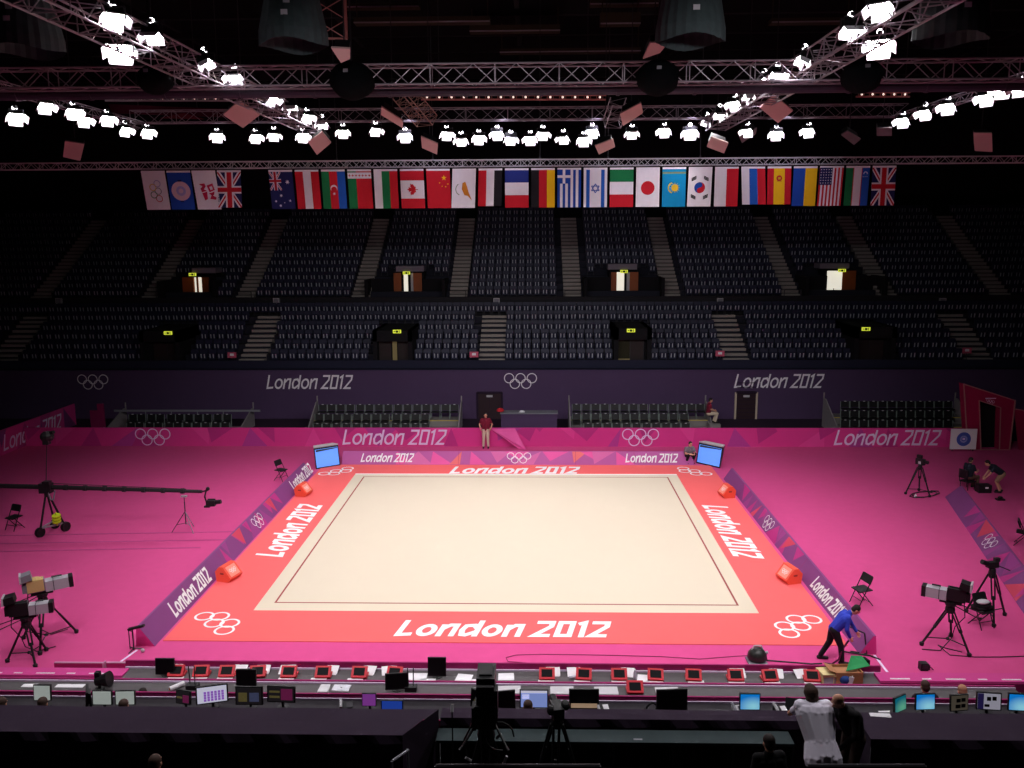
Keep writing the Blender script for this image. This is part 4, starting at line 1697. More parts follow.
FLAGS = ['white flag with five rings stacked sideways, leftmost of all the flags', 'blue flag with a large pale round emblem, second of the short left group',
         'white flag with a jagged magenta emblem, third of the short left group', 'dark blue flag with red and white crosses, at the end of the short left group',
         'dark blue flag with white stars and a small crossed corner', 'red flag with one upright white stripe, second of the long group',
         'green, red and blue upright striped flag with white crescent and star', 'green and red flag with a patterned white band along its top',
         'white, green and red upright striped flag beside the maple leaf flag', 'red and white flag with a red maple leaf', 'red flag with one big and four small yellow stars',
         'white flag with an orange island shape and olive arc', 'red, white and black upright striped flag', 'blue, white and red flag with level bands',
         'black, red and yellow upright striped flag', 'blue and white striped flag with a white cross in the corner', 'white flag with two blue stripes and a six-pointed star outline',
         'green, white and red flag with level bands', 'white flag with a single large red disc', 'sky blue flag with a yellow sun', 'white flag with a red and blue disc and four black bar marks',
         'half white half red upright flag', 'white, blue and red upright striped flag', 'red and yellow upright striped flag with a small crest', 'half blue half yellow upright flag',
         'red and white striped flag with a dark blue starred corner', 'green, white and blue upright striped flag with a white crescent', 'dark blue flag with red and white crosses, rightmost of all the flags']
shear = {1: .17, 2: .14, 3: .2, 4: -.03, 5: .1, 6: .08, 7: .06, 8: .06, 9: .04, 10: .05, 11: .05, 12: -.07, 13: -.05, 14: 0, 21: -.04, 23: .1, 24: .04, 25: -.03, 26: -.06, 27: -.04}
for i in range(1, 29):
    u0 = (141, 166.5, 191.5, 217)[i - 1] if i < 5 else 268.4 + 26.28 * (i - 5)
    wpx = 23.6
    vt = 172.5 - (u0 - 141) * .0095
    a, b = aty(u0, vt, 11.72), aty(u0 + wpx, vt, 11.72)
    z = 13.2
    w = b.x - a.x
    h = 1.71 if i not in (4, 13, 23, 24) else 1.63
    f = Flag(w, h, shear.get(i, 0), .06 if i in (13, 23) else 0)
    draw(i, f)
    root = thing('flag', FLAGS[i - 1], 'flag', ((a.x + b.x) / 2, 11.72, z), 0, 'flags in the row above the far stands')
    f.mb.build('cloth', [FMATS[k] for k in FKEYS], root)
    t = MB()
    t.box((0, 0, .03), (w * 1.0, .03, .09))
    t.build('header_strip', FMATS['white'], root)
    for s in (-1, 1):
        t = MB()
        t.bar((s * w * .46, 0, .05), (s * w * .46, .12, .2), .008, 0, 4)
        t.build('tie_cord', STEEL, root)

# ================================================================== SCREENS AND RED BOXES ON THE FLOOR
SCRB = mm('lit_blue_screen', (92, 146, 236), emit=.62, noise=.03, scale=1)
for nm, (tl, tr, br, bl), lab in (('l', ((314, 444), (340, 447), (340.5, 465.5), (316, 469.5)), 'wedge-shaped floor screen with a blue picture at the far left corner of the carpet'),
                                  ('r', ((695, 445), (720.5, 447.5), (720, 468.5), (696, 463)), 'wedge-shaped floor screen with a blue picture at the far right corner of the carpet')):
    A, B = atz(*bl), atz(*br)
    H = aty(tl[0], tl[1], A.y).z
    H = .93
    U = (B - A).normalized()
    back = V3((-U.y, U.x, 0))
    if back.y < 0:
        back = -back
    W = (B - A).length
    root = thing('floor_screen', lab, 'screen', (A + B) / 2)
    mb = MB()
    k = .62
    a = [A, B, B + V3((0, 0, H)) + back * .18, A + V3((0, 0, H)) + back * .18]
    ap = [A + back * .55 + U * W * .25, B + back * .55 - U * W * .25, B + V3((0, 0, H)) + back * .5 - U * W * .1, A + V3((0, 0, H)) + back * .5 + U * W * .1]
    mb.prism(a, ap, 0)
    mb.build('casing', BLACKP, root, world=True)
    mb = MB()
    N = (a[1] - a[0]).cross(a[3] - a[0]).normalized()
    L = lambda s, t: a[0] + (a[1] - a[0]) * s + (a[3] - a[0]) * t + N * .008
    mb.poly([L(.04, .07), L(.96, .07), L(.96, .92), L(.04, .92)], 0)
    mb.poly([p + N * .004 for p in (L(.07, .8), L(.94, .86), L(.94, .9), L(.07, .9))], 1)  # dark reflection of the stands, painted onto the screen
    mb.build('display', [SCRB, mm('screen_reflection', (52, 60, 66), rough=.3)], root, world=True)
    mb = MB()
    mb.prism([a[3] + V3((0, 0, .0)), a[2], ap[2], ap[3]], [p + V3((0, 0, .05)) for p in (a[3], a[2], ap[2], ap[3])], 0)
    mb.build('top_panel', GREYL, root, world=True)

for i, (u, v, sx) in enumerate(((302, 495, -1), (226, 579, -1), (730, 496.5, 1), (792, 581, 1))):
    p = atz(u, v)
    rz = (-PI / 2 if sx > 0 else PI / 2) + (.18 * sx if i in (0, 2) else .28 * sx)
    root = thing('floor_monitor', 'coral red wedge box against the %s sloping board near its %s end' % ('left' if sx < 0 else 'right', 'far' if i in (0, 2) else 'near'), 'monitor box', (sx * 8.45, p.y, .021), rz, 'coral red wedge boxes beside the carpet')
    # local: front faces -Y (towards the mat)
    pr = [(-.22, 0), (.2, 0), (.24, .3), (.1, .46), (-.04, .46), (-.3, .12)]
    mb = MB()
    mb.prism([V3((-.3, y, z)) for y, z in pr], [V3((.3, y, z)) for y, z in pr], 0)
    mb.build('cabinet', REDS, root)
    mb = MB()
    a = V3((0, -.17, .29))
    t = (V3((0, -.04, .46)) - V3((0, -.3, .12))).normalized()
    rings(mb, a, (1, 0, 0), t, .3, .3, .008, 0)
    mb.poly([a + V3((x, 0, 0)) * 1 + t * yy + V3((0, -.004, .003)) for x, yy in ((-.22, -.17), (.22, -.17), (.22, .17), (-.22, .17))], 1)
    mb.build('front_print', [WHITE, mm('salmon_print', (248, 150, 132), rough=.6)], root)
    mb = MB()
    for s in (-1, 1):
        mb.box((s * .302, 0, .26), (.006, .12, .05), 0)
    mb.build('handle', mm('red_dark', (150, 40, 36), rough=.5), root)

# ================================================================== FOLDING CHAIRS
def folding_chair(loc, rz, label):
    root = thing('folding_chair', label, 'chair', loc, rz)
    for s in (-1, 1):
        mb = MB()
        mb.bar((s * .21, -.22, .0), (s * .21, .17, .86), .014)
        mb.build('leg', BLACKP, root)
        mb = MB()
        mb.bar((s * .19, .24, .0), (s * .19, -.14, .46), .014)
        mb.build('leg', BLACKP, root)
    mb = MB()
    mb.box((0, -.0, .45), (.4, .4, .03), 0, Matrix.Rotation(R(4), 3, 'X'))
    mb.build('seat', BLACKP, root)
    mb = MB()
    mb.box((0, .14, .74), (.41, .03, .22), 0, Matrix.Rotation(R(-20), 3, 'X'))
    mb.box((0, .17, .84), (.36, .03, .06), 0, Matrix.Rotation(R(-20), 3, 'X'))
    mb.build('backrest', BLACKP, root)
    mb = MB()
    mb.bar((-.21, -.14, .18), (.21, -.14, .18), .01)
    mb.bar((-.19, .16, .1), (.19, .16, .1), .01)
    mb.build('stretcher', BLACKP, root)
    return root


folding_chair(atz(281.5, 480), R(70), 'black folding chair standing outside the left board near its far end')
p = atz(15, 529); folding_chair(p, R(160) + PI, 'black folding chair in the dim area beside the crane base')
p = atz(861, 604); folding_chair(p, R(-75), 'black folding chair outside the right board behind the bending worker')
p = atz(981, 626); folding_chair(p, R(20), 'black folding chair loaded with a bag between the two right-hand cameras')
p = atz(1022, 545); folding_chair(p, R(60), 'black folding chair cut off at the right edge beyond the lone board')
# bag on the chair
p = atz(981, 626) + V3((0, 0, .475))
root = thing('camera_bag', 'black bag with a pale cloth lying on the loaded folding chair', 'bag', p, R(20))
mb = MB()
mb.ell((0, .02, .13), (.26, .18, .13), 0, 12, 7)
mb.box((0, .02, .05), (.46, .3, .1), 0)
mb.build('bag_body', BLACKC, root, smooth=True)
mb = MB()
mb.ell((-.05, -.04, .23), (.2, .13, .05), 0, 10, 6)
mb.build('cloth', GREYL, root, smooth=True)


# ================================================================== TELEVISION CAMERAS
def tripod(root, h, spread, dolly=True, m=BLACKP, rot=0., n_col=1, splay=None):
    for k in range(3):
        t = rot + 2 * PI * k / 3
        f = V3((math.cos(t) * spread, math.sin(t) * spread, .05))
        top = V3((math.cos(t) * .08, math.sin(t) * .08, h))
        mid = top + (f - top) * .5
        s = V3((-math.sin(t), math.cos(t), 0)) * .045
        mb = MB()
        mb.bar(top + s, mid + s * .8, .022)
        mb.bar(top - s, mid - s * .8, .022)
        mb.bar(mid - (f - top) * .08, f, .03)
        mb.build('leg', m, root)
        mb = MB()
        mb.ell(f + V3((0, 0, .005)), (.06, .06, .05), 0, 8, 6)
        mb.bar(f + V3((0, 0, .0)), f - V3((0, 0, .05)), .05, 0, 8)
        mb.build('foot', m, root)
    mb = MB()
    for k in range(3):
        t = rot + 2 * PI * k / 3
        f = V3((math.cos(t) * spread * .82, math.sin(t) * spread * .82, .22))
        mb.bar((0, 0, .2), f, .014)
    mb.ell((0, 0, .2), (.05, .05, .04), 0, 8, 5)
    mb.build('spreader', m, root)


def tv_camera(loc, rz, h, label, lens_len=.75, lens_w=.26, cover=None, rot=.4, spread=.55, tilt=0.):
    """camera looking along local -Y... lens towards +X"""
    root = thing('television_camera', label, 'camera', loc, rz)
    tripod(root, h - .25, spread, rot=rot)
    T = Matrix.Rotation(tilt, 3, 'Y')
    C = V3((0, 0, h))
    tr = lambda p: C + T @ V3(p)
    mb = MB()
    mb.lathe([(.1, -.3), (.12, -.22), (.1, -.12), (.13, -.1), (.13, -.02)], C, 12)
    mb.box(tr((0, 0, -.02)), (.5, .16, .05), 0, T)
    mb.build('pan_head', BLACKP, root)
    for s in (-1, 1):
        mb = MB()
        mb.bar(tr((-.1, s * .1, -.06)), tr((-.62, s * .2, -.22)), .013)
        mb.bar(tr((-.62, s * .2, -.22)), tr((-.72, s * .2, -.2)), .02)
        mb.build('pan_bar', BLACKP, root)
    mb = MB()
    mb.box(tr((-.12, 0, .2)), (.42, .2, .32), 0, T)
    mb.box(tr((-.36, 0, .18)), (.12, .17, .22), 0, T)
    mb.bar(tr((-.3, 0, .37)), tr((.05, 0, .37)), .02)
    mb.build('camera_body', BLACKP if cover is None else GREYP, root)
    if cover is not None:
        mb = MB()
        mb.box(tr((-.12, 0, .22)), (.38, .24, .3), 0, T)
        mb.ell(tr((-.12, 0, .33)), (.2, .13, .1), 0, 10, 6, T)
        mb.build('rain_cover', cover, root)
    mb = MB()
    w = lens_w / 2
    ln = lens_len
    a = [tr((.1, -w, .16 - w)), tr((.1, w, .16 - w)), tr((.1, w, .16 + w)), tr((.1, -w, .16 + w))]
    b = [tr((.1 + ln, -w * .92, .16 - w)), tr((.1 + ln, w * .92, .16 - w)), tr((.1 + ln, w * .92, .16 + w * .95)), tr((.1 + ln, -w * .92, .16 + w * .95))]
    mb.prism(a, b, 0)
    for f in (.33,):
        mb.box(tr((.1 + ln * f, 0, .16)), (.015, lens_w * 1.01, lens_w * 1.01), 1, T)
    mb.build('box_lens', [mm('lens_grey', (170, 168, 176), rough=.5), STEEL], root)
    mb = MB()
    mb.box(tr((.1 + ln + .02, 0, .16)), (.1, lens_w * 1.04, lens_w * 1.04), 0, T)
    mb.box(tr((.1 + ln + .072, 0, .16)), (.004, lens_w * .8, lens_w * .8), 1, T)
    mb.bar(tr((.25, 0, .16 + w + .05)), tr((.1 + ln * .7, 0, .16 + w + .05)), .022)
    mb.build('lens_hood', [BLACKP, SCRD], root)
    mb = MB()
    mb.box(tr((-.3, .0, .47)), (.24, .3, .17), 0, T @ Matrix.Rotation(-.2, 3, 'Y'))
    mb.box(tr((-.43, .0, .46)), (.04, .32, .2), 1, T)
    mb.bar(tr((-.25, 0, .3)), tr((-.28, 0, .42)), .03)
    mb.build('viewfinder', [GREYP if cover is not None else BLACKP, GREYL if lens_len < .7 else BLACKP], root)
    mb = MB()
    pts = [tr((-.3, .08, .1)), C + V3((-.35, .12, -.3)), C + V3((-.15, .1, -.6)), V3((-.1, .15, .3)), V3((.1, .4, .02)), V3((.5, .55, .012))]
    mb.tube(pts, .012, 0, 5)
    mb.build('cable', BLACKP, root)
    return root


p = atz(47, 642)
tv_camera(p, R(30), 1.36, 'large television camera with tan cover and grey lens box, rear one on the left', .56, .27, mm('tan_cover', (206, 176, 116), rough=.8), .3, .72, -.04)
p = atz(30, 660)
tv_camera(p, R(22), 1.16, 'television camera with a black body nearest the judges desks on the left', .46, .25, None, .9, .5, .0)
p = atz(947, 646)
tv_camera(p, PI - R(32), 1.2, 'television camera with a pale grey lens box pointing left on the right-hand floor', .5, .26, None, 2.6, .62, .0)
# camera on tall tripod further back on the right
p = atz(988, 618)
root = thing('tripod_camera', 'tripod with a small camera head standing behind the right television camera', 'tripod', p, .2)
tripod(root, 1.25, .55, rot=.1)
mb = MB()
mb.lathe([(.07, 1.15), (.1, 1.25), (.08, 1.4), (.05, 1.45)], (0, 0, 0), 10)
mb.box((-.02, 0, 1.52), (.3, .14, .16))
mb.bar((-.16, 0, 1.55), (-.34, 0, 1.62), .065, 0, 10)
mb.build('camera_head', BLACKP, root)
mb = MB()
mb.box((.12, .02, 1.64), (.14, .1, .1))
mb.bar((.1, 0, 1.5), (.45, -.1, 1.35), .014)
mb.build('viewfinder', STEEL, root)
# tripod near the fence on the right
p = atz(918, 494)
root = thing('tripod_camera', 'small camera on a tripod alone on the pink floor below the last barrier lettering', 'tripod', p, .5)
tripod(root, 1.1, .5, rot=.6)
mb = MB()
mb.lathe([(.06, 1.0), (.09, 1.1), (.07, 1.2)], (0, 0, 0), 10)
mb.box((0, 0, 1.33), (.16, .34, .24))
mb.bar((0, -.15, 1.36), (0, -.34, 1.36), .07, 0, 10)
mb.box((.0, .05, 1.53), (.1, .2, .12))
mb.build('camera_head', BLACKP, root)
mb = MB()
mb.box((-.09, -.03, 1.3), (.02, .1, .1))
mb.build('control_panel', GREYL, root)
mb = MB()
pts = [V3((.1 + .5 * math.cos(t * .7) * (1 + .04 * t), .1 - .3 + .3 * math.sin(t * .7), .03)) for t in range(20)]
mb.tube(pts, .02, 0, 5)
mb.build('cable', BLACKP, root)
p = atz(915.5, 497)
mb = MB()
mb.lathe([(.05, 0), (.05, .05), (.02, .1), (.02, .13)], (0, 0, 0), 10)
o = mb.build('paper_cup', PAPER); o.location = p
tag(o, 'small white cup on the floor at the foot of the lone tripod', 'cup')

# ================================================================== CAMERA CRANE
A, B = atz(40.5, 537), atz(66, 531)
base = (A + B) / 2
base.z = 0
root = thing('camera_crane', 'long black camera crane on a wheeled base stretching along the left floor', 'camera crane', base)
piv = aty(46, 487, base.y)
for P in (A, B, base + V3((-.25, .6, 0))):
    mb = MB()
    c = V3((P.x, P.y, .17))
    rr = Matrix.Rotation(R(90), 3, 'X') @ Matrix.Rotation(R(70), 3, 'Y')
    mb.lathe([(.08, -.05), (.17, -.06), (.18, 0), (.17, .06), (.08, .05)], c, 14, 0, rr)
    mb.build('wheel', BLACKP, root, world=True)
    mb = MB()
    mb.bar(c, V3((piv.x, piv.y, piv.z - .12)), .035)
    mb.build('strut', BLACKP, root, world=True)
mb = MB()
mb.bar(V3((A.x, A.y, .3)), V3((B.x, B.y, .3)), .035)
mb.bar(V3((A.x, A.y, .3)), base + V3((-.25, .6, .3)), .03)
mb.bar(V3((B.x, B.y, .3)), base + V3((-.25, .6, .3)), .03)
mb.build('base_frame', ALUD, root, world=True)
mb = MB()
c = aty(56.5, 518.5, base.y - .05)
for k in range(3):
    mb.lathe([(.14, -.03), (.15, 0), (.14, .03)], c + V3((0, 0, .1 * (k - 1))), 12, 0, Matrix.Rotation(R(15), 3, 'X'))
mb.bar(c - V3((0, 0, .25)), c + V3((0, 0, .22)), .025)
mb.build('counterweight', YELP, root, world=True)
tip = aty(202, 491.5, -.6)
far = aty(-60, 484.5, base.y - .1)
mb = MB()
mb.bar(far, piv, .085, 0, 8)
mb.bar(piv, tip, .085, 0, 8, .06)
for k in range(8):
    q = piv + (tip - piv) * (k / 8)
    mb.bar(q - V3((.06, 0, 0)), q + V3((.06, 0, 0)), .1, 0, 8)
mb.bar(piv + V3((0, 0, .14)), piv + (tip - piv) * .9 + V3((0, 0, .07)), .012, 0, 4)
mb.build('boom', BLACKP, root, world=True)
mb = MB()
mb.box(piv + V3((0, 0, -.03)), (.4, .26, .34))
mb.box(piv + V3((.1, -.1, .18)), (.24, .2, .12))
mb.bar(piv + V3((0, 0, -.35)), piv, .08, 0, 8)
mb.build('pivot_head', BLACKP, root, world=True)
mt = aty(47, 436, base.y)
mb = MB()
mb.bar(piv, mt, .015)
mb.build('mast', STEEL, root, world=True)
mb = MB()
mb.ell(mt - V3((0, 0, .02)), (.24, .2, .2), 0, 10, 7)
mb.box(mt + V3((0, -.05, -.2)), (.2, .2, .16))
mb.bar(mt + V3((.1, 0, .1)), mt + V3((.3, -.1, .16)), .06, 0, 8)
mb.build('mast_head', BLACKP, root, world=True)
mb = MB()
mb.bar(tip, tip + V3((.2, 0, .04)), .03)
q = tip + V3((.16, 0, .08))
mb.bar(q, q + V3((-.08, 0, -.28)), .03)
mb.bar(q + V3((-.08, 0, -.28)), q + V3((-.02, 0, -.5)), .025)
mb.ell(q + V3((.05, 0, .02)), (.07, .06, .07), 0, 10, 6)
mb.build('remote_head', BLACKP, root, world=True)
c = aty(211, 503, -.62)
mb = MB()
mb.box(c, (.3, .18, .2))
mb.bar(c + V3((.1, 0, .02)), c + V3((.36, -.02, .06)), .075, 0, 10)
mb.bar(c + V3((-.1, 0, .14)), c + V3((.16, 0, .14)), .02)
mb.box(c + V3((-.12, 0, -.11)), (.2, .2, .06))
mb.bar(c + V3((-.16, 0, .0)), c + V3((-.2, 0, .3)), .02)
mb.build('crane_camera', BLACKP, root, world=True)
mb = MB()
pts = [piv + V3((.12, -.1, -.1)), piv + V3((.2, -.14, -.4)), piv + V3((.3, -.14, -.42)), piv + V3((.36, -.1, -.1))]
mb.tube(pts, .025, 0, 6)
mb.build('cable', GREYP, root, world=True)
# stand that carries the resting boom
p = atz(186.5, 531)
top = aty(186.5, 493.5, p.y)
root = thing('boom_stand', 'thin light stand with splayed legs under the tip of the crane boom', 'stand', (p.x, p.y, 0))
mb = MB()
mb.bar((0, 0, .25), (0, 0, top.z - .3), .02)
mb.bar((0, 0, .7), (0, 0, top.z - .12), .014)
mb.build('pole', STEEL, root)
for k in range(3):
    t = R(200) + k * 2 * PI / 3
    mb = MB()
    mb.bar((0, 0, .72), (.48 * math.cos(t), .48 * math.sin(t), .01), .014)
    mb.bar((0, 0, .3), (.3 * math.cos(t), .3 * math.sin(t), .26), .01)
    mb.build('leg', ALU if k else STEEL, root)
mb = MB()
mb.box((0, 0, top.z - .1), (.2, .1, .05))
mb.build('rest', GREYL, root)

# ================================================================== SMALL THINGS ON THE FLOOR
p = atz(757, 661)
root = thing('floor_blower', 'round black floor blower with a pale tip on the pink strip before the desks', 'blower', (p.x, p.y, 0))
mb = MB()
mb.lathe([(.2, .02), (.24, .1), (.22, .22), (.13, .32), (.04, .35)], (0, 0, 0), 16)
mb.build('casing', mm('blower_black', (36, 38, 36), rough=.35), root, smooth=True)
mb = MB()
mb.box((-.02, -.06, .02), (.46, .4, .04))
mb.build('base', GREYP, root)
mb = MB()
mb.tube([V3((-.16, 0, .24)), V3((-.08, 0, .4)), V3((.08, 0, .4)), V3((.16, 0, .24))], .018)
mb.bar((.17, -.03, .22), (.24, -.05, .26), .035)
mb.build('handle', GREYL, root)
mb = MB()
pts = [atz(u, v, .012) for u, v in ((762, 660), (780, 661.5), (800, 663), (812, 664), (822, 663.5))]
mb.tube(pts, .02, 0, 6)
o = mb.build('hose', BLACKP, org=pts[0]); tag(o, 'black hose running from the round blower towards the bending worker', 'hose')
mb = MB()
pts = [atz(u, v, .012) for u, v in ((535, 663.5), (508, 661.5), (506, 657.5), (516, 655), (540, 654.2), (600, 655), (660, 656.5), (700, 659), (738, 656), (752, 655.5))]
mb.tube(pts, .008, 0, 5)
o = mb.build('floor_cable', mm('red_black_cable', (120, 24, 60), rough=.6), org=pts[0]); tag(o, 'thin cable looping over the pink strip towards the round blower', 'cable')
p = atz(923, 671, 0) if False else atz(923, 669.5, 0)
p.y = max(p.y, -10.9)
mb = MB()
mb.box((0, 0, .09), (.18, .16, .18))
mb.box((.01, -.085, .11), (.12, .02, .1), 1)
mb.bar((.08, 0, .14), (.22, -.05, .02), .012)
mb.box((.11, .02, .06), (.08, .1, .12))
o = mb.build('floor_box', [BLACKP, STEEL]); o.location = (p.x, p.y, 0)
tag(o, 'small black box on the floor edge behind the right pink strip', 'box')
p = atz(134, 650)
root = thing('microphone_stand', 'small dark stand with a flat head at the near end of the left board', 'stand', p)
mb = MB()
mb.bar((0, 0, 0), (0, 0, .55), .018)
mb.bar((-.12, .05, 0), (-.12, .05, .5), .012)
mb.bar((-.12, .05, .5), (0, 0, .5), .012)
mb.build('pole', STEEL, root)
mb = MB()
mb.box((.12, -.03, .62), (.42, .1, .05), 0, Matrix.Rotation(R(-14), 3, 'Y'))
mb.build('head', BLACKP, root)
mb = MB()
for k in range(3):
    t = k * 2.1 + .3
    mb.bar((0, 0, .05), (.2 * math.cos(t), .2 * math.sin(t), .01), .014)
mb.build('leg', STEEL, root)
mb = MB()
mb.ell((.28, -.12, .05), (.05, .04, .05))
mb.build('lamp', GREYL, root)
# cables on the right floor
mb = MB()
pts = [atz(u, v, .012) for u, v in ((962, 652), (945, 648), (938, 645), (950, 655), (975, 657), (1000, 657), (1030, 656), (1060, 652))]
mb.tube(pts, .012, 0, 5)
o = mb.build('floor_cable', BLACKP, org=pts[0]); tag(o, 'black cable lying on the floor from the right television camera', 'cable')
for v, lab in ((533, 'first'), (541, 'second'), (549, 'third')):
    mb = MB()
    a, b = atz(-10, v + 3, .002), atz(235 if v != 549 else 200, v - 1, .002)
    mb.prism([a, b, b + V3((0, .09, 0)), a + V3((0, .09, 0))], [q + V3((0, 0, .003)) for q in (a, b, b + V3((0, .09, 0)), a + V3((0, .09, 0)))], 0)
    o = mb.build('carpet_tape', mm('seam_tape', (184, 60, 126), rough=.8), org=a)
    tag(o, 'dark pink tape strip on the left floor before the crane, %s from the wall' % lab, 'tape', 'tape strips on the left floor')

# ================================================================== FLOOR EDGE AND JUDGES' DESKS
def desk(name, x0, x1, y0, y1, z, up, label, lip=.12, legs_z=0., topm=DESKT, clm=MAGC):
    """long desk, y0 near the camera, y1 far; a cloth-covered upstand of height up above the far edge"""
    root = thing(name, label, 'desk', ((x0 + x1) / 2, (y0 + y1) / 2, legs_z))
    mb = MB()
    mb.bb(x0, x1, y0, y1, z - .04, z, 0)
    mb.build('desk_top', topm, root, world=True)
    mb = MB()
    mb.bb(x0, x1, y1, y1 + .04, legs_z, z + up, 0)
    n = int((x1 - x0) / 1.1)
    rnd = random.Random(3)
    for k in range(n * 3):
        xx = x0 + (x1 - x0) * (k + rnd.random()) / (n * 3)
        ww = rnd.uniform(.06, .2)
        mb.prism([V3((xx, y1 - .001, z + .005)), V3((xx + ww, y1 - .001, z + .005)), V3((xx + ww * .5, y1 - .001, z + up - .01))],
                 [V3((xx, y1 - .012, z + .005)), V3((xx + ww, y1 - .012, z + .005)), V3((xx + ww * .5, y1 - .006, z + up - .01))], 0)
    mb.build('back_panel', clm, root, world=True)
    mb = MB()
    mb.bb(x0, x1, y0 - .02, y0, z - lip, z + .004, 0)
    mb.build('edge_cloth', mm('magenta_edge_cloth', (186, 36, 106), rough=.8) if clm is MAGC else clm, root, world=True)
    mb = MB()
    for k in range(n + 1):
        xx = x0 + .05 + (x1 - x0 - .1) * k / n
        mb.bb(xx - .025, xx + .025, y0 + .1, y1 - .02, legs_z, z - .04, 0)
    mb.build('support', STEEL, root, world=True)
    mb = MB()
    mb.bb(x0, x1, y1 - .03, y1 - .005, z, z + .035, 0)
    mb.build('cable_strip', LILAC, root, world=True)
    return root


# tiered platform that carries the desks
mb = MB()
mb.bb(-40, 40, -13.2, -11.46, -.6, 0.0)
mb.bb(-40, 40, -14.2, -13.2, -.6, .25)
mb.bb(-40, 40, -15.9, -14.2, -.6, 1.0)
mb.bb(-40, 40, -17.3, -15.9, -.6, 1.65)
mb.bb(-40, 40, -20.5, -17.3, -.6, 1.8)
mb.bb(-40, 40, -28, -20.5, -.6, 1.9)
structure(mb.build('floor_desk_platform', mm('platform_black', (16, 15, 19), rough=.9)))

Y1, Y1F, Z1 = -12.25, -11.67, .75
xa, xb = atz(118, 676, Z1).x, atz(884, 678, Z1).x
desk('judges_desk', xa, xb, Y1, Y1F, Z1, .17, 'long front judges desk with magenta cloth nearest the carpet')
Y2, Y2F, Z2 = -13.2, -12.74, 1.0
desk('judges_desk', atz(-60, 690, Z2).x, atz(1016, 690, Z2).x, Y2, Y2F, Z2, .06, 'second long judges desk between the front desk and the monitor desk', .14, .0)
Y3F, Z3 = -14.66, 1.73
Y3 = -15.32
z3u = aty(512, 695.5, Y3F).z - Z3
desk('monitor_desk', atz(-80, 700, Z3).x, atz(1100, 705, Z3).x, Y3, Y3F, Z3, z3u, 'long dark desk carrying the row of monitors behind the black draped tables', .12, 1.0, mm('dark_desk_top', (44, 40, 46), rough=.7))

# pink strips at both ends of the front desk
for u0, u1, v0, v1, v2, nm in ((-30, 122, 667.5, 675, 679, 'left'), (880, 1060, 673, 681.5, 686, 'right')):
    y = -11.75
    a = aty((u0 + u1) / 2, v0, y)
    b = aty((u0 + u1) / 2, v1, y - .35)
    c = aty((u0 + u1) / 2, v2, y - .37)
    x0, x1 = aty(u0, v1, y - .35).x, aty(u1, v1, y - .35).x
    root = thing('slanted_board', 'slanted pink strip with small white writing at the %s end of the front desk' % nm, 'board', ((x0 + x1) / 2, y - .2, 0), 0, 'pink strips beside the front desk')
    mb = MB()
    p = [V3((x0, y, a.z)), V3((x0, y - .35, b.z)), V3((x0, y - .37, c.z)), V3((x0, y - .37, 0)), V3((x0, y, 0))]
    mb.prism(p, [q + V3((x1 - x0, 0, 0)) for q in p], 0)
    mb.build('board', mm('strip_pink', (206, 62, 140), rough=.7), root, world=True)
    mb = MB()
    mb.bb(x0, x1, y - .385, y - .372, 0, b.z - .03)
    mb.build('front_cloth', MAGC, root, world=True)
    mb = MB()
    U = V3((1, 0, 0))
    V = (V3((0, y, a.z)) - V3((0, y - .35, b.z))).normalized()
    N = U.cross(V)
    xx = x0 + .25
    k = 0
    while xx < x1 - .4:
        ln = .42 if k % 2 == 0 else .2
        o = V3((xx, y - .29, b.z + (a.z - b.z) * .17)) + N * .004
        n = int(ln / .028)
        mb = MB()
        for j in range(n):
            q = o + U * (.028 * j)
            mb.poly([q, q + U * .021, q + U * .021 + V * .05, q + V * .05], 0)
        mb.build('lettering', WHITE, root, world=True)
        xx += ln + (.3 if k % 2 else .26)
        k += 1
# low kerb at the floor edge, left; its lit top edge is painted pale
for (u0, u1) in ((55, 105), (107, 136)):
    a, b = atz(u0, 664.5, .1), atz(u1, 665, .1)
    mb = MB()
    mb.bb(a.x, b.x, a.y - .04, a.y + .02, 0, .15, 0)
    mb.bb(a.x, b.x, a.y - .04, a.y + .02, .15, .17, 1)
    mb.bb(b.x - .03, b.x, a.y - .08, a.y + .06, 0, .18, 1)
    o = mb.build('kerb_board', [MAGC, mm('kerb_lit_top', (190, 140, 170), rough=.6)], org=((a.x + b.x) / 2, a.y, 0))
    tag(o, '%s low dark pink edge board with a painted-lit top at the left floor edge' % ('longer' if u0 == 55 else 'shorter'), 'edge board')
a, b = atz(882, 672.5, .0), atz(896, 672, 0)
for (p, q, lab) in (((873, 655), (886, 672), 'right'), ((136, 650), (119, 662), 'left')):
    p, q = atz(*p, .004), atz(*q, .004)
    mb = MB()
    n = V3((.06, 0, 0))
    mb.prism([p, p + n, q + n, q], [w + V3((0, 0, .004)) for w in (p, p + n, q + n, q)])
    o = mb.build('floor_tape', LILAC, org=p)
    tag(o, 'pale tape line on the pink floor at the near end of the %s board' % lab, 'tape')

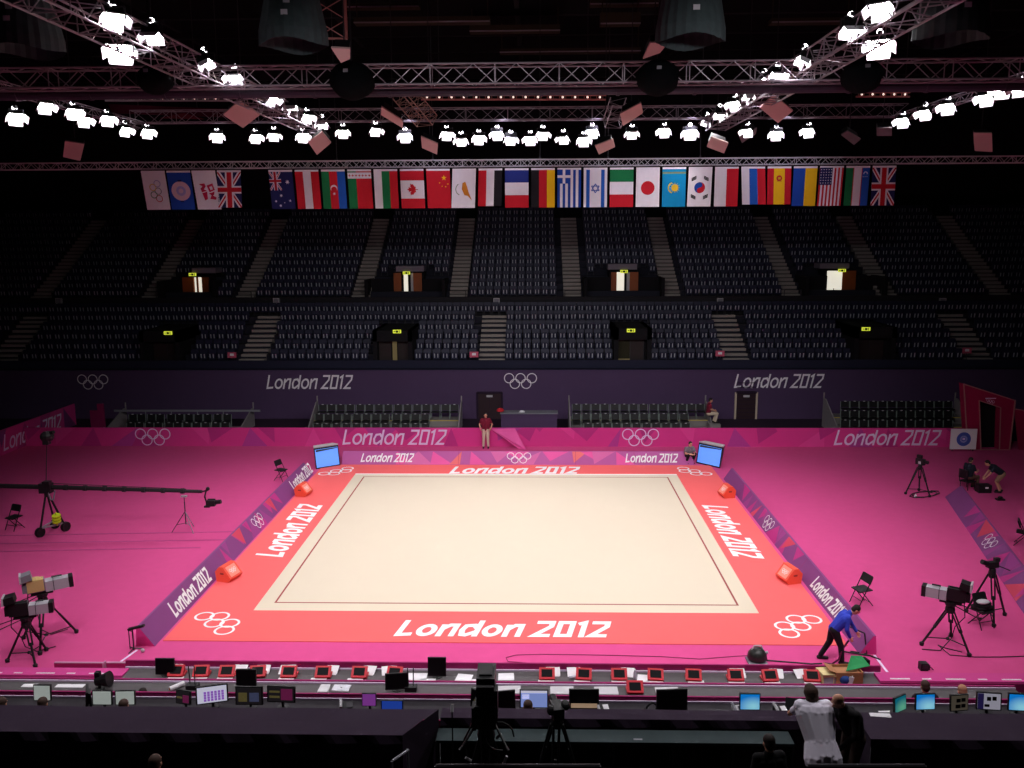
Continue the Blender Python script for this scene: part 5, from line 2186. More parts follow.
# ------------------------------------------------------------------ black draped press tables
def draped(name, x0, x1, y0, y1, z, zb, label, seed, cut=0.):
    root = thing(name, label, 'table', ((x0 + x1) / 2, (y0 + y1) / 2, zb))
    rnd = random.Random(seed)
    n = max(8, int((x1 - x0) / .12))
    mb = MB()
    vs = []
    for i in range(n + 1):
        x = x0 + (x1 - x0) * i / n
        xn = x0 + (x1 - cut - x0) * i / n
        w = .02 * math.sin(i * .9) + rnd.uniform(-.012, .012)
        vs += [V3((x, y1, z + .006 * math.sin(i * .31))), V3(((x + xn) / 2, (y0 + y1) / 2, z + .012 * math.sin(i * .5 + 1))), V3((xn, y0 - .0, z)), V3((xn, y0 - .04 + w, z - .12)), V3((xn, y0 - .05 + w * 2.2, zb))]
    fs = []
    for i in range(n):
        for j in range(4):
            a = i * 5 + j
            fs.append((a, a + 1, a + 6, a + 5))
    mb.add(vs, fs)
    for xx, s in ((x0, -1), (x1, 1)):
        xq = xx - (cut if s > 0 else 0)
        pts = [V3((xx, y1, z)), V3((xq, y0, z)), V3((xq, y0 - .05, zb)), V3((xx, y1, zb))]
        mb.poly(pts if s < 0 else pts[::-1])
    mb.build('cloth', DRAPE, root, world=True)
    mb = MB()
    mb.bb(x0 + .03, x1 - .03 - cut, y0 + .03, y1 - .03, z - .07, z - .03)
    for xx in (x0 + .1, x1 - .1 - cut):
        for yy in (y0 + .08, y1 - .08):
            mb.bar((xx, yy, zb), (xx, yy, z - .05), .03)
    mb.build('table_frame', STEEL, root, world=True)


PZ = 2.6
draped('draped_table', atz(-40, 720, PZ).x, -.74, -17.22, -16.46, PZ, 1.65, 'long table under a dark aubergine cloth at the lower left', 1, .48)
draped('draped_table', 5.98, atz(1090, 720, PZ).x, -17.2, -16.44, PZ, 1.65, 'table under a dark aubergine cloth at the lower right', 2)
zc = 2.42
yf, yn = atz(640, 709.5, zc).y, atz(640, 719.5, zc).y
draped('draped_table', -.72, 5.94, yn, yf, zc, 1.65, 'lower middle table with a wavy dark cloth between the two big draped tables', 3)
# dark teal bench before the middle table
zt = 2.3
a, b = atz(438, 730.5, zt), atz(794, 743, zt)
b.y = atz(640, 742.5, zt).y
a.y = atz(640, 730, zt).y
mb = MB()
mb.bb(a.x, b.x, b.y, a.y, zt - .05, zt, 0)
for k in range(7):
    xx = a.x + (b.x - a.x) * k / 6
    mb.bb(xx - .02, xx + .02, b.y + .05, a.y - .05, 1.8, zt - .05, 1)
p = atz(638, 739.5, zt)
mb.bb(p.x - .07, p.x + .07, p.y - .02, p.y + .02, zt, zt + .005, 2)
o = mb.build('bench', [TEALC, STEEL, GREYP], org=((a.x + b.x) / 2, a.y, 1.8))
tag(o, 'dark teal bench with a tiny pale label in front of the middle table', 'bench')
for u0, u1, v, y, lab in ((808, 925, 766, -18.6, 'pale edged dark rail at the very bottom below the woman'), (436, 600, 766, -18.6, 'dark low rail at the very bottom below the black camera')):
    a, b = aty(u0, v, y), aty(u1, v, y)
    mb = MB()
    mb.bar(a, b, .03)
    for k in range(4):
        q = a + (b - a) * k / 3
        mb.bar((q.x, q.y, 1.8), q, .02)
    o = mb.build('hand_rail', STEEL, org=V3(((a.x + b.x) / 2, y, 1.8)))
    tag(o, lab, 'rail')
# grey bar seen in the gap beside the left table
a, b = aty(392, 761, -17.9), aty(408, 750, -17.4)
mb = MB()
mb.bar(a, b, .02)
mb.bar(a, (a.x, a.y, 1.8), .02)
mb.bar(b, (b.x, b.y, 1.8), .02)
o = mb.build('hand_rail', GREYP, org=(a.x, a.y, 1.8)); tag(o, 'short grey sloping rail beside the near right corner of the left draped table', 'rail')

# ------------------------------------------------------------------ red framed tablets and papers on the front desk
def tablet(loc, rz, label):
    root = thing('red_terminal', label, 'terminal', loc, rz, 'red-cased terminals on the judges desks')
    T = Matrix.Rotation(R(-48), 3, 'X')
    mb = MB()
    for c, s in (((0, 0, .12), (.34, .05, .25)),):
        mb.box(c, s, 0, T)
    mb.box((0, .05, .02), (.34, .24, .04), 0)
    mb.box((0, .1, .07), (.28, .05, .14), 0, T)
    mb.build('casing', REDC, root)
    mb = MB()
    mb.box(V3((0, 0, .12)) + T @ V3((0, -.028, .0)), (.235, .008, .165), 0, T)
    mb.build('display', SCRD, root)
    return root


us1 = [174, 199, 225, 256, 287.5, 322, 358.6, 394, 547, 584, 619.5, 656, 694, 736, 770.5, 812.6]
t0 = None
for i, u in enumerate(us1):
    p = atz(u, 680.5 + (u - 512) * .0045, Z1)
    loc = (p.x, Y1F - .34, Z1)
    lab = 'red-cased terminal on the front judges desk, %s from the left' % ordn(i + 1)
    if t0 is None:
        t0 = tablet(loc, 0, lab)
    else:
        dup(t0, loc, R(random.uniform(-6, 6)) + (0.1 if u < 300 else 0), lab)
p = atz(635, 693, Z2)
dup(t0, (p.x, Y2F - .26, Z2), 0, 'only red-cased terminal on the second judges desk')


def sheet(u, v, z, w, h, rz, label, y=None, name='paper_sheet', m=PAPER, group='white papers on the desks', t=.006, tilt=0.):
    p = atz(u, v, z)
    if y is not None:
        p.y = y
    mb = MB()
    mb.box((0, 0, t / 2 + .5 * h * math.sin(tilt)), (w, h, t), 0, Matrix.Rotation(tilt, 3, 'X'))
    mb.box((.01, .012, t / 2 + .003 + .5 * h * math.sin(tilt)), (w * .97, h * .95, t), 0, Matrix.Rotation(tilt, 3, 'X') @ Matrix.Rotation(.04, 3, 'Z'))
    o = mb.build(name, m)
    o.location = (p.x, p.y, z + .001)
    o.rotation_euler = (0, 0, rz)
    tag(o, label, 'paper', group)
    return o


for i, (u, w, rz) in enumerate(((172, .32, .1), (238, .3, -.1), (261.5, .3, .05), (286, .34, 0), (331, .27, -.12), (368, .3, -.2), (389, .34, .2), (553, .3, 0), (574, .3, .06), (627, .3, -.2), (737, .32, -.05), (775, .3, -.2), (801, .32, .12))):
    sheet(u, 674, Z1, w, .26, rz, 'white sheet at the back of the front judges desk, %s from the left' % ordn(i + 1), Y1F - .13, tilt=.35)
for i, u in enumerate((172, 196, 222, 284, 317, 354, 427, 479, 546, 582, 619.5, 655, 696, 736.5, 772, 812)):
    sheet(u, 682.5, Z1, .34, .12, random.uniform(-.03, .03), 'white paper slip along the near edge of the front judges desk, %s from the left' % ordn(i + 1), Y1 + .11)
for u, v, w, lab in ((417, 677, .42, 'wide white sheet left of the dark monitor on the front desk'), (506, 677, .34, 'white tilted sheet right of the tall black camera on the front desk'),
                     (643, 678.5, .25, 'white sheet between two red terminals near the water bottle'), (464, 678, .34, 'crumpled white papers left of the tall black camera')):
    sheet(u, v, Z1, w, .3, random.uniform(-.2, .2), lab, None)
# second desk: keyboards / sheets
for u, w, lab in ((323, .2, 'white sheet left of the silver laptop on the second desk'), (508.5, .5, 'pale pad right of the tall black camera on the second desk'), (562, .48, 'pale pad on the second desk, right of the light blue monitor'),
                  (606, .48, 'pale pad on the second desk beside the red terminal'), (667, .48, 'pale pad on the second desk behind the black monitor')):
    sheet(u, 691, Z2, w, .3, random.uniform(-.04, .04), lab, Y2 + .22, 'writing_pad', mm('pad_grey_white', (206, 204, 208), rough=.8), 'pale pads on the second desk', .02)
# silver laptop
p = atz(341, 690, Z2)
root = thing('laptop', 'closed silver laptop on the second desk beside a white sheet', 'laptop', (p.x, Y2 + .22, Z2), -.05)
mb = MB(); mb.box((0, 0, .014), (.36, .26, .022)); mb.build('base', GREYL, root)
mb = MB(); mb.box((0, .01, .03), (.355, .25, .012)); mb.build('lid', mm('silver_lid', (176, 176, 184), rough=.35, metal=.5), root)
mb = MB(); mb.box((.0, .01, .037), (.03, .03, .004)); mb.build('badge', STEEL, root)


# ------------------------------------------------------------------ monitors
def monitor(u, v, y, w, h, rz, label, screen, back=False, zbase=None, pattern=None):
    p = aty(u, v, y)
    zb = zbase if zbase is not None else Z3
    root = thing('desk_monitor', label, 'monitor', (p.x, y, zb), rz + (PI if back else 0), 'monitors on the desks')
    zc = max(p.z - zb, h / 2 + .05)
    T = Matrix.Rotation(R(-6), 3, 'X')
    mb = MB()
    mb.box((0, .02, zc), (w, .04, h), 0, T)
    mb.box((0, .05, zc), (w * .6, .05, h * .6), 0, T)
    mb.build('casing', BLACKP, root)
    mb = MB()
    q = V3((0, .02, zc)) + T @ V3((0, -.023, 0))
    mb.box(q, (w * .91, .006, h * .88), 0, T)
    if pattern:
        for (x0, x1, y0, y1, mi) in pattern:
            mb.box(q + T @ V3((w * .91 * ((x0 + x1) / 2 - .5), -.005, h * .88 * ((y0 + y1) / 2 - .5))), (w * .91 * (x1 - x0), .006, h * .88 * (y1 - y0)), mi, T)
    mb.build('display', screen if isinstance(screen, list) else [screen], root)
    mb = MB()
    mb.bar((0, .07, .01), (0, .06, zc), .025)
    mb.lathe([(.11, 0), (.11, .012), (.03, .02)], (0, .07, 0), 14)
    mb.build('stand', BLACKP, root)
    return root


def screen_mat(name, c1, c2, e):
    m = mat(name, c1, rough=.2, noise=0)
    nt = m.node_tree
    b = nt.nodes['Principled BSDF']
    tc = nt.nodes.new('ShaderNodeTexCoord')
    gr = nt.nodes.new('ShaderNodeTexGradient')
    gr.gradient_type = 'SPHERICAL'
    mp = nt.nodes.new('ShaderNodeMapping')
    mp.inputs['Location'].default_value = (-.9, -.45, 0)
    mp.inputs['Scale'].default_value = (1.1, 1.1, 1)
    mx = nt.nodes.new('ShaderNodeMix')
    mx.data_type = 'RGBA'
    mx.inputs['A'].default_value = tuple(lin(x) for x in c1) + (1,)
    mx.inputs['B'].default_value = tuple(lin(x) for x in c2) + (1,)
    nt.links.new(tc.outputs['Generated'], mp.inputs['Vector'])
    mp.inputs['Location'].default_value = (-.75, 0, -.35)
    nt.links.new(mp.outputs['Vector'], gr.inputs['Vector'])
    nt.links.new(gr.outputs['Fac'], mx.inputs['Factor'])
    nt.links.new(mx.outputs['Result'], b.inputs['Base Color'])
    nt.links.new(mx.outputs['Result'], b.inputs['Emission Color'])
    b.inputs['Emission Strength'].default_value = e
    m.cycles.emission_sampling = 'NONE'
    return m


DESKB = screen_mat('lit_desktop_blue', (10, 110, 190), (150, 214, 220), .8)
DESKG = screen_mat('lit_desktop_teal', (10, 100, 120), (110, 190, 150), .6)
SHEETW = mm('lit_white_page', (206, 206, 226), emit=.6, noise=0)
SHEETP = mm('lit_purple_table', (150, 96, 196), emit=.5, noise=0)
SHEETL = mm('lit_light_blue', (130, 150, 214), emit=.6, noise=0)
DIMV = mm('dim_video', (44, 40, 44), emit=.25, noise=.4, scale=14)
DIMY = mm('dim_video_olive', (110, 100, 60), emit=.3, noise=.4, scale=20)
DIMP = mm('dim_video_pink', (130, 40, 90), emit=.3, noise=.3, scale=20)
DIMB = mm('dim_video_blue', (80, 86, 120), emit=.3, noise=.4, scale=20)
PALEG = mm('lit_pale_green', (196, 206, 200), emit=.35, noise=.1, scale=8)
BEIG2 = mm('lit_beige_band', (190, 160, 130), emit=.35, noise=.1)
PURW = mm('lit_violet', (150, 70, 170), emit=.4, noise=.1)
NAVYS = mm('lit_navy', (36, 70, 170), emit=.5, noise=.1)
GRID = [(.22 + .12 * i, .32 + .12 * i - .015, .1 + .16 * j, .24 + .16 * j, 1) for i in range(6) for j in range(4)]
YM = -15.02
monitor(750, 702, YM, .37, .31, 0, 'lit blue monitor beside the woman in white', DESKB)
monitor(900.5, 704, YM, .32, .29, R(32), 'lit teal monitor turned inwards, first of the right group', DESKG)
monitor(925.5, 702, YM, .36, .3, R(4), 'lit blue monitor in front of the dark-haired head', DESKB)
monitor(959.5, 703, YM, .34, .3, R(8), 'dim monitor with four small dark pictures right of a blue one', [mm('dim_screen_grey', (96, 88, 76), emit=.3, noise=.1), SCRD], False, None, [(.3, .55, .55, .8, 1), (.6, .85, .58, .83, 1), (.25, .55, .15, .4, 1), (.6, .85, .18, .42, 1)])
monitor(989, 701.5, YM, .42, .32, R(-6), 'monitor with pale page and two small faces at the right', [mm('lit_pale_page', (176, 174, 190), emit=.4, noise=.1), mm('lit_dark_violet', (44, 36, 90), emit=.3, noise=0), SCRD], False, None, [(0, .26, 0, 1, 1), (.4, .58, .55, .8, 2), (.64, .82, .58, .83, 2), (.3, .52, .15, .32, 2)])
monitor(1019, 702.5, YM, .36, .32, R(-5), 'lit blue monitor cut off at the right edge of the desk', DESKB)
monitor(212, 694.5, YM, .56, .33, R(16), 'lit wide monitor showing a purple table on a white page', [SHEETW, SHEETP], False, None, GRID)
monitor(249, 696, YM, .5, .34, 0, 'dim monitor with two blurred round pictures left of centre', [DIMV, DIMY, DIMB], False, None, [(.08, .42, .15, .7, 1), (.52, .9, .15, .7, 2)])
monitor(281, 694.5, YM, .52, .3, R(-3), 'dim monitor with olive bars and a pink picture', [DIMV, DIMY, DIMP], False, None, [(.05, .45, .62, .75, 1), (.05, .45, .25, .4, 1), (.5, .95, .12, .9, 2)])
monitor(183, 697.5, YM - .08, .3, .26, R(-14), 'small dim monitor showing a dark purple picture', [DIMV, DIMP, DIMY], False, None, [(.5, .95, .1, .7, 1), (.05, .45, .4, .55, 2)])
monitor(42, 693, YM, .32, .3, 0, 'monitor with a plain pale green-grey page at the far left', PALEG)
monitor(102, 698, YM - .1, .36, .27, 0, 'monitor with a pale page beside the dark speaker box', PALEG)
monitor(125, 698, YM - .1, .36, .27, R(2), 'monitor with a pale page, right one of a pair', PALEG)
monitor(86, 697, YM - .02, .36, .33, R(-62), 'black monitor turned sideways left of the pale pair', SCRD)
monitor(397, 685, -13.05, .48, .34, R(8), 'large black monitor standing up from the second desk', SCRD, False, Z2)
monitor(437, 674, Y1 + .22, .4, .42, 0, 'tall black monitor on the front desk left of centre', SCRD, False, Z1)
monitor(165.5, 677.5, Y1 + .2, .42, .36, 0, 'black monitor at the left end of the front desk', SCRD, False, Z1)
monitor(246, 678, -13.0, .42, .36, 0, 'black monitor rising before the fourth red terminal', SCRD, False, Z2)
monitor(534, 699, YM, .52, .34, 0, 'monitor with a light blue page in front of the brown-haired head', [SHEETW, SHEETL], False, None, [(0, 1, .0, .86, 1), (.05, .32, .5, .8, 0)])
monitor(584, 702, YM, .54, .38, 0, 'dark monitor with a beige band along its lower part', [SCRD, BEIG2], False, None, [(.02, .98, .06, .3, 1)])
monitor(672, 704, YM - .05, .56, .42, R(5), 'largest black monitor right of centre on the monitor desk', SCRD)
monitor(479, 704, YM, .36, .34, R(-30), 'dark monitor with a small olive picture left of the tall camera', [SCRD, DIMY], False, None, [(.2, .8, .1, .45, 1)])
monitor(505, 703, YM, .38, .34, R(10), 'black monitor just right of the tall camera', SCRD)
monitor(369, 700, YM - .05, .26, .24, 0, 'small screen with a plain violet page', PURW)
monitor(392, 706, YM - .15, .4, .2, 0, 'low screen with a navy blue page behind the left draped table', NAVYS)

# ------------------------------------------------------------------ clutter on the monitor desk
for i, (u, w, rz) in enumerate(((22, .32, .1), (148, .34, -.1), (155, .3, .1), (637, .42, .05), (708, .52, -.05), (583, .4, 0))):
    sheet(u, 706.5, Z3, w, .2, rz, 'white papers on the monitor desk, %s from the left' % ORD[(1, 2, 3, 5, 6, 4)[i]], -15.2)
for i, (u, v, w) in enumerate(((24, 684, .3), (58, 687, .28), (72, 687, .32))):
    sheet(u, 690.5, Z2, w, .12, 0, 'white papers on the left part of the second desk, %s from the left' % ORD[i + 1], Y2 + .25)
sheet(885, 707, Z3, .36, .2, .05, 'striped white papers right of the bald man', -15.0)
sheet(865, 709, Z3, .4, .14, .0, 'flat white sheet beside the bald man', -15.1)
sheet(880, 715.5, PZ, .32, .1, -.1, 'white sheet lying on the far edge of the right draped table', -16.53)
# open laptop left of the woman
p = atz(793, 709, Z3)
root = thing('laptop', 'open laptop with a pale edge left of the woman in white', 'laptop', (p.x, -15.1, Z3), -.25)
mb = MB(); mb.box((0, 0, .012), (.4, .28, .02)); mb.box((0, -.13, .024), (.38, .02, .006), 1); mb.box((-.19, 0, .024), (.02, .28, .006), 1); mb.build('base', [BLACKP, GREYL], root)
mb = MB(); mb.box((0, .02, .026), (.32, .13, .006)); mb.build('keyboard', SCRD, root)
mb = MB(); mb.box((0, .2, .1), (.4, .02, .24), 0, Matrix.Rotation(R(-35), 3, 'X')); mb.build('lid', BLACKP, root)
for i, (u, v, c, lab) in enumerate(((776, 704, BLACKP, 'black desk telephone with white notes beside the blue monitor'), (602, 704, BLACKP, 'black telephone with pale handset left of the white papers'), (350, 701, BLACKP, 'black telephone beside the small violet screen'), (735, 704, GREYL, 'pale desk telephone left of the blue monitor'))):
    p = atz(u, v, Z3)
    root = thing('telephone', lab, 'telephone', (p.x, -15.0, Z3), .2)
    mb = MB()
    mb.prism([V3((-.11, -.1, 0)), V3((.11, -.1, 0)), V3((.11, -.1, .03)), V3((-.11, -.1, .03))], [V3((-.11, .1, 0)), V3((.11, .1, 0)), V3((.11, .1, .1)), V3((-.11, .1, .1))], 0)
    mb.build('base', c, root)
    mb = MB()
    mb.tube([V3((-.1, -.09, .1)), V3((-.1, -.05, .12)), V3((-.1, .05, .15)), V3((-.1, .09, .14))], .028)
    mb.build('handset', GREYL if c is BLACKP else GREYP, root)
    mb = MB()
    mb.box((.05, .0, .085), (.1, .12, .01), 0, Matrix.Rotation(R(18), 3, 'X'))
    mb.build('keypad', PAPER if i in (0, 1) else STEEL, root)
p = atz(687 + 10, 706, Z3)
for u, lab in ((722, 'dark keyboard left of the blue monitor'), (650, 'dark headset lump between papers and the largest black monitor')):
    p = atz(u, 706, Z3)
    if u == 722:
        root = thing('keyboard', lab, 'keyboard', (p.x, -15.05, Z3))
        mb = MB(); mb.box((0, 0, .015), (.44, .17, .03)); mb.build('base', BLACKP, root)
        mb = MB()
        for r_ in range(4):
            for c_ in range(12):
                mb.box((-.19 + .034 * c_, -.06 + .038 * r_, .034), (.028, .03, .008))
        mb.build('keys', STEEL, root)
    else:
        root = thing('headset', lab, 'headset', (p.x, -15.02, Z3), .3)
        mb = MB()
        mb.tube([V3((.12 * math.cos(t), 0, .02 + .17 * math.sin(t))) for t in [PI * k / 8 for k in range(9)]], .018)
        mb.build('headband', BLACKP, root)
        for s in (-1, 1):
            mb = MB(); mb.ell((s * .12, 0, .05), (.04, .06, .06)); mb.build('ear_cup', BLACKP, root, smooth=True)
# dark speaker-like lamp on a stand at the left
p = aty(102, 680, -13.05)
root = thing('desk_lamp', 'black spot lamp on a short post rising behind the pale monitor pair', 'lamp', (p.x - .06, -13.05, Z2))
zz = p.z - Z2
mb = MB(); mb.bar((0, 0, 0), (0, 0, zz + .18), .03); mb.lathe([(.1, 0), (.1, .02), (.03, .03)], (0, 0, 0), 12); mb.box((-.02, 0, zz + .1), (.1, .1, .16)); mb.build('post', BLACKP, root)
mb = MB(); mb.lathe([(.1, -.14), (.12, 0), (.17, .14), (.16, .15)], (.08, 0, zz - .0), 12, 0, Matrix.Rotation(R(80), 3, 'Y')); mb.build('lamp_head', BLACKP, root)
# water bottle, white tube, pen tray
p = atz(634, 677, Z1)
for u, v, z, y, lab in ((634.5, 678, Z1, Y1 + .25, 'clear plastic water bottle between red terminals on the front desk'), (569, 677, Z1, Y1 + .22, 'small plastic bottle lying left of a red terminal on the front desk')):
    p = atz(u, v, z)
    root = thing('water_bottle', lab, 'bottle', (p.x, y, z), 0)
    rot = Matrix.Rotation(R(80), 3, 'Y') if u < 600 else Matrix.Identity(3)
    off = V3((0, 0, .04)) if u < 600 else V3((0, 0, 0))
    mb = MB(); mb.lathe([(.034, 0), (.036, .02), (.034, .15), (.014, .19), (.014, .205)], off, 12, 0, rot); mb.build('body', mm('clear_plastic', (196, 196, 210), rough=.15), root, smooth=True)
    mb = MB(); mb.lathe([(.017, .2), (.017, .225)], off, 10, 0, rot); mb.build('cap', PAPER, root)
p = atz(178, 687, Z2)
root = thing('paper_roll', 'white rolled paper lying on the second desk near its left end', 'roll', (p.x, Y2 + .2, Z2 + .05), .9)
mb = MB(); mb.bar((-.16, 0, 0), (.16, 0, 0), .05, 0, 10); mb.build('roll', PAPER, root)
mb = MB(); mb.bar((-.165, 0, 0), (-.155, 0, 0), .03, 0, 8); mb.build('core', CARD, root)
for u, lab in ((193, 'pair of thin black antennas at the left of the second desk'), (411, 'pair of thin black antennas right of the large black monitor')):
    p = aty(u, 690, -13.0)
    root = thing('radio_receiver', lab, 'receiver', (p.x, -13.0, Z2))
    mb = MB(); mb.box((0, 0, .05), (.24, .16, .1)); mb.build('box', BLACKP, root)
    for s in (-1, 1):
        mb = MB(); mb.bar((s * .05, 0, .1), (s * .06, 0, .5), .012); mb.build('antenna', BLACKP, root)
# boxes of papers at the right end of the front desk
p = atz(849, 684, Z1)
root = thing('cardboard_box', 'brown cardboard box with open flaps at the right end of the front desk', 'box', (p.x, Y1 + .3, Z1), .04)
mb = MB()
for c, s in (((0, -.19, .13), (.56, .015, .26)), ((0, .19, .13), (.56, .015, .26)), ((-.28, 0, .13), (.015, .38, .26)), ((.28, 0, .13), (.015, .38, .26)), ((0, 0, .01), (.56, .38, .02)), ((0, 0, .2), (.52, .34, .02))):
    mb.box(c, s)
mb.build('carton', CARD, root)
mb = MB(); mb.box((-.36, 0, .28), (.18, .36, .01), 0, Matrix.Rotation(R(20), 3, 'Y')); mb.build('flap', CARD, root)
mb = MB(); mb.box((.05, -.2, .17), (.03, .005, .05)); mb.build('sticker', PAPER, root)
root = thing('folder', 'green folder tilted on top of the brown cardboard box', 'folder', (p.x + .22, Y1 + .36, Z1 + .27), .3)
mb = MB()
mb.prism([V3((-.34, -.12, 0)), V3((.28, -.1, .02)), V3((.26, .16, .12)), V3((-.0, .18, .16))], [q + V3((0, 0, .012)) for q in (V3((-.34, -.12, 0)), V3((.28, -.1, .02)), V3((.26, .16, .12)), V3((-.0, .18, .16)))])
mb.build('cover', GREENF, root)
mb = MB(); mb.box((.3, .06, .06), (.06, .18, .1)); mb.build('binding', SCRD, root)
for u, v, w, d, h, m, lab in ((826, 677, .26, .36, .2, CREAM, 'taller cream card box beside the brown carton'), (836, 679, .2, .3, .16, CREAM, 'shorter cream card box beside the brown carton')):
    p = atz(u, 682, Z1)
    root = thing('card_box', lab, 'box', (p.x, Y1 + .28, Z1), .12)
    mb = MB(); mb.box((0, 0, h / 2), (w, d, h)); mb.build('carton', m, root)
    mb = MB(); mb.box((0, -.05, h + .012), (w * 1.04, d * .8, .02)); mb.build('lid', m, root)
    mb = MB(); mb.box((0, -d / 2 - .004, h * .4), (w * .8, .006, h * .7)); mb.build('front_label', mm('grey_lilac_label', (150, 140, 150), rough=.6), root)
p = atz(845, 682, Z1)
root = thing('blue_bag', 'small blue and white bag squeezed between cream boxes and the carton', 'bag', (atz(843, 682, Z1).x, Y1 + .12, Z1), 0)
mb = MB(); mb.ell((0, 0, .1), (.12, .1, .1), 0, 10, 7); mb.build('pouch', mm('blue_bag_cloth', (40, 70, 140), rough=.7), root, smooth=True)
mb = MB(); mb.box((.11, -.06, .1), (.1, .02, .18), 0, Matrix.Rotation(R(14), 3, 'Y')); mb.build('white_card', PAPER, root)
sheet(838, 686, Z1, .6, .08, .02, 'long white sheet along the front desk edge before the cream boxes', Y1 + .05)

# tall black camera in the foreground
p = aty(486, 716, -18.2)
root = thing('television_camera', 'tall black television camera seen from behind at the lower middle', 'camera', (p.x, -18.2, 1.8))
zt = aty(486, 663, -17.8).z - 1.8
zm = aty(486, 712, -18.2).z - 1.8
mb = MB()
mb.box((0, .17, (zt + zm) / 2), (.26, .46, zt - zm))
mb.box((0, -.17, zt - .2), (.24, .06, .3))
mb.box((0, .17, zt + .01), (.18, .3, .03))
mb.build('camera_body', BLACKP, root)
mb = MB(); mb.box((.02, -.205, zt - .44), (.07, .012, .04)); mb.build('name_plate', GREYP, root)
mb = MB(); mb.box((0, -.12, zm + .05), (.3, .26, .34)); mb.box((.15, -.1, zm + .2), (.05, .2, .46)); mb.box((-.16, -.1, zm + .0), (.06, .2, .34)); mb.build('battery_box', BLACKP, root)
mb = MB(); mb.lathe([(.1, zm - .5), (.13, zm - .35), (.1, zm - .2), (.16, zm - .15), (.16, zm - .05)], (0, 0, 0), 12); mb.build('pan_head', BLACKP, root)
tripod(root, max(.3, zm - .4), .5, rot=.5)
for s in (-1, 1):
    mb = MB()
    mb.tube([V3((s * .12, -.1, zm - .1)), V3((s * .3, -.45, zm - .25)), V3((s * .34, -.6, zm - .22))], .018)
    mb.build('pan_bar', BLACKP, root)
mb = MB()
mb.tube([V3((.2 + .2 * math.cos(t), -.2, zm - .25 + .22 * math.sin(t))) for t in [PI * 2 * k / 14 for k in range(12)]], .012, 0, 5)
mb.tube([V3((-.15, -.2, zm)), V3((-.3, -.22, zm - .3)), V3((-.25, -.2, zm - .6))], .014, 0, 5)
mb.build('cable', BLACKP, root)
for pa, pb in (((.16, -.25, zm - .25), (.22, -.27, zm - .17)), ((-.28, -.25, zm - .55), (-.2, -.25, zm - .6)), ((.24, -.25, zm - .68), (.3, -.25, zm - .52))):
    mb = MB(); mb.bar(pa, pb, .02); mb.build('clamp', GREYL, root)
# second smaller black camera
p = aty(557, 715, -17.4)
root = thing('television_camera', 'smaller dark camera on a stand right of the tall black one', 'camera', (p.x, -17.4, 1.8), .2)
zc2 = p.z - 1.8
mb = MB(); mb.box((0, 0, zc2 + .08), (.16, .3, .18)); mb.bar((0, .14, zc2 + .08), (0, .34, zc2 + .1), .07, 0, 10); mb.ell((.12, -.05, zc2 + .18), (.07, .1, .07)); mb.ell((-.11, -.05, zc2 + .12), (.06, .08, .08)); mb.build('camera_body', BLACKP, root)
mb = MB(); mb.lathe([(.07, zc2 - .2), (.1, zc2 - .1), (.08, zc2)], (0, 0, 0), 10); mb.build('pan_head', BLACKP, root)
tripod(root, max(.3, zc2 - .15), .4, rot=.2)
p = aty(443, 725, -17.3)
# microphone on a thin stand left of the tall camera
p = aty(455, 713, -16.9)
root = thing('microphone', 'thin microphone stand left of the tall black camera', 'microphone', (p.x, -17.35, 1.8))
zz = aty(455, 712, -17.35).z - 1.8
mb = MB(); mb.bar((0, 0, 0), (0, 0, zz), .012); mb.lathe([(.14, 0), (.14, .015), (.02, .03)], (0, 0, 0), 12); mb.build('stand', BLACKP, root)
mb = MB(); mb.bar((0, 0, zz), (0, .05, zz + .1), .025, 0, 8); mb.build('head', GREYL, root)

# ================================================================== PEOPLE
def fuse(name, mb, m, parent, vox, smooth=3):
    """one continuous skin over overlapping tapered forms"""
    me = bpy.data.meshes.new('form')
    me.from_pydata([tuple(p) for p in mb.v], [], mb.f)
    o = bpy.data.objects.new('form', me)
    COL.objects.link(o)
    md = o.modifiers.new('fuse', 'REMESH')
    md.mode = 'VOXEL'
    md.voxel_size = vox
    sm = o.modifiers.new('smooth', 'SMOOTH')
    sm.factor = .5
    sm.iterations = smooth
    dg = bpy.context.evaluated_depsgraph_get()
    dg.update()
    me2 = bpy.data.meshes.new_from_object(o.evaluated_get(dg))
    me2.name = name
    bpy.data.objects.remove(o)
    bpy.data.meshes.remove(me)
    me2.materials.clear()
    me2.materials.append(m)
    me2.polygons.foreach_set('use_smooth', [True] * len(me2.polygons))
    r = bpy.data.objects.new(name, me2)
    COL.objects.link(r)
    r.parent = parent
    return r


def hand(mb, W, d, n, s, curl=.5):
    """W wrist, d finger direction, n back-of-hand normal, s +1/-1 thumb side"""
    d = V3(d).normalized()
    n = (V3(n) - d * V3(n).dot(d)).normalized()
    w = d.cross(n) * s
    R3 = Matrix((w, d, n)).transposed()
    mb.ell(V3(W) + d * .05, (.042, .055, .019), 0, 10, 7, R3)
    for k, (off, ln) in enumerate(((.03, .068), (.011, .078), (-.009, .073), (-.029, .056))):
        a = V3(W) + d * .088 + w * off
        c = curl * (1 + .12 * k)
        d1 = (d * math.cos(c * .6) - n * math.sin(c * .6))
        d2 = (d * math.cos(c * 1.6) - n * math.sin(c * 1.6))
        b = a + d1 * ln * .55
        e = b + d2 * ln * .5
        mb.cap(a - d * .02, b, .0098, .009, 8)
        mb.cap(b, e, .009, .0078, 8)
    a = V3(W) + d * .03 + w * .034
    b = a + (d * .6 + w * .75 - n * .2).normalized() * .042
    e = b + (d * .95 + w * .25 - n * .25).normalized() * .032
    mb.cap(a, b, .0125, .0105, 8)
    mb.cap(b, e, .0105, .009, 8)


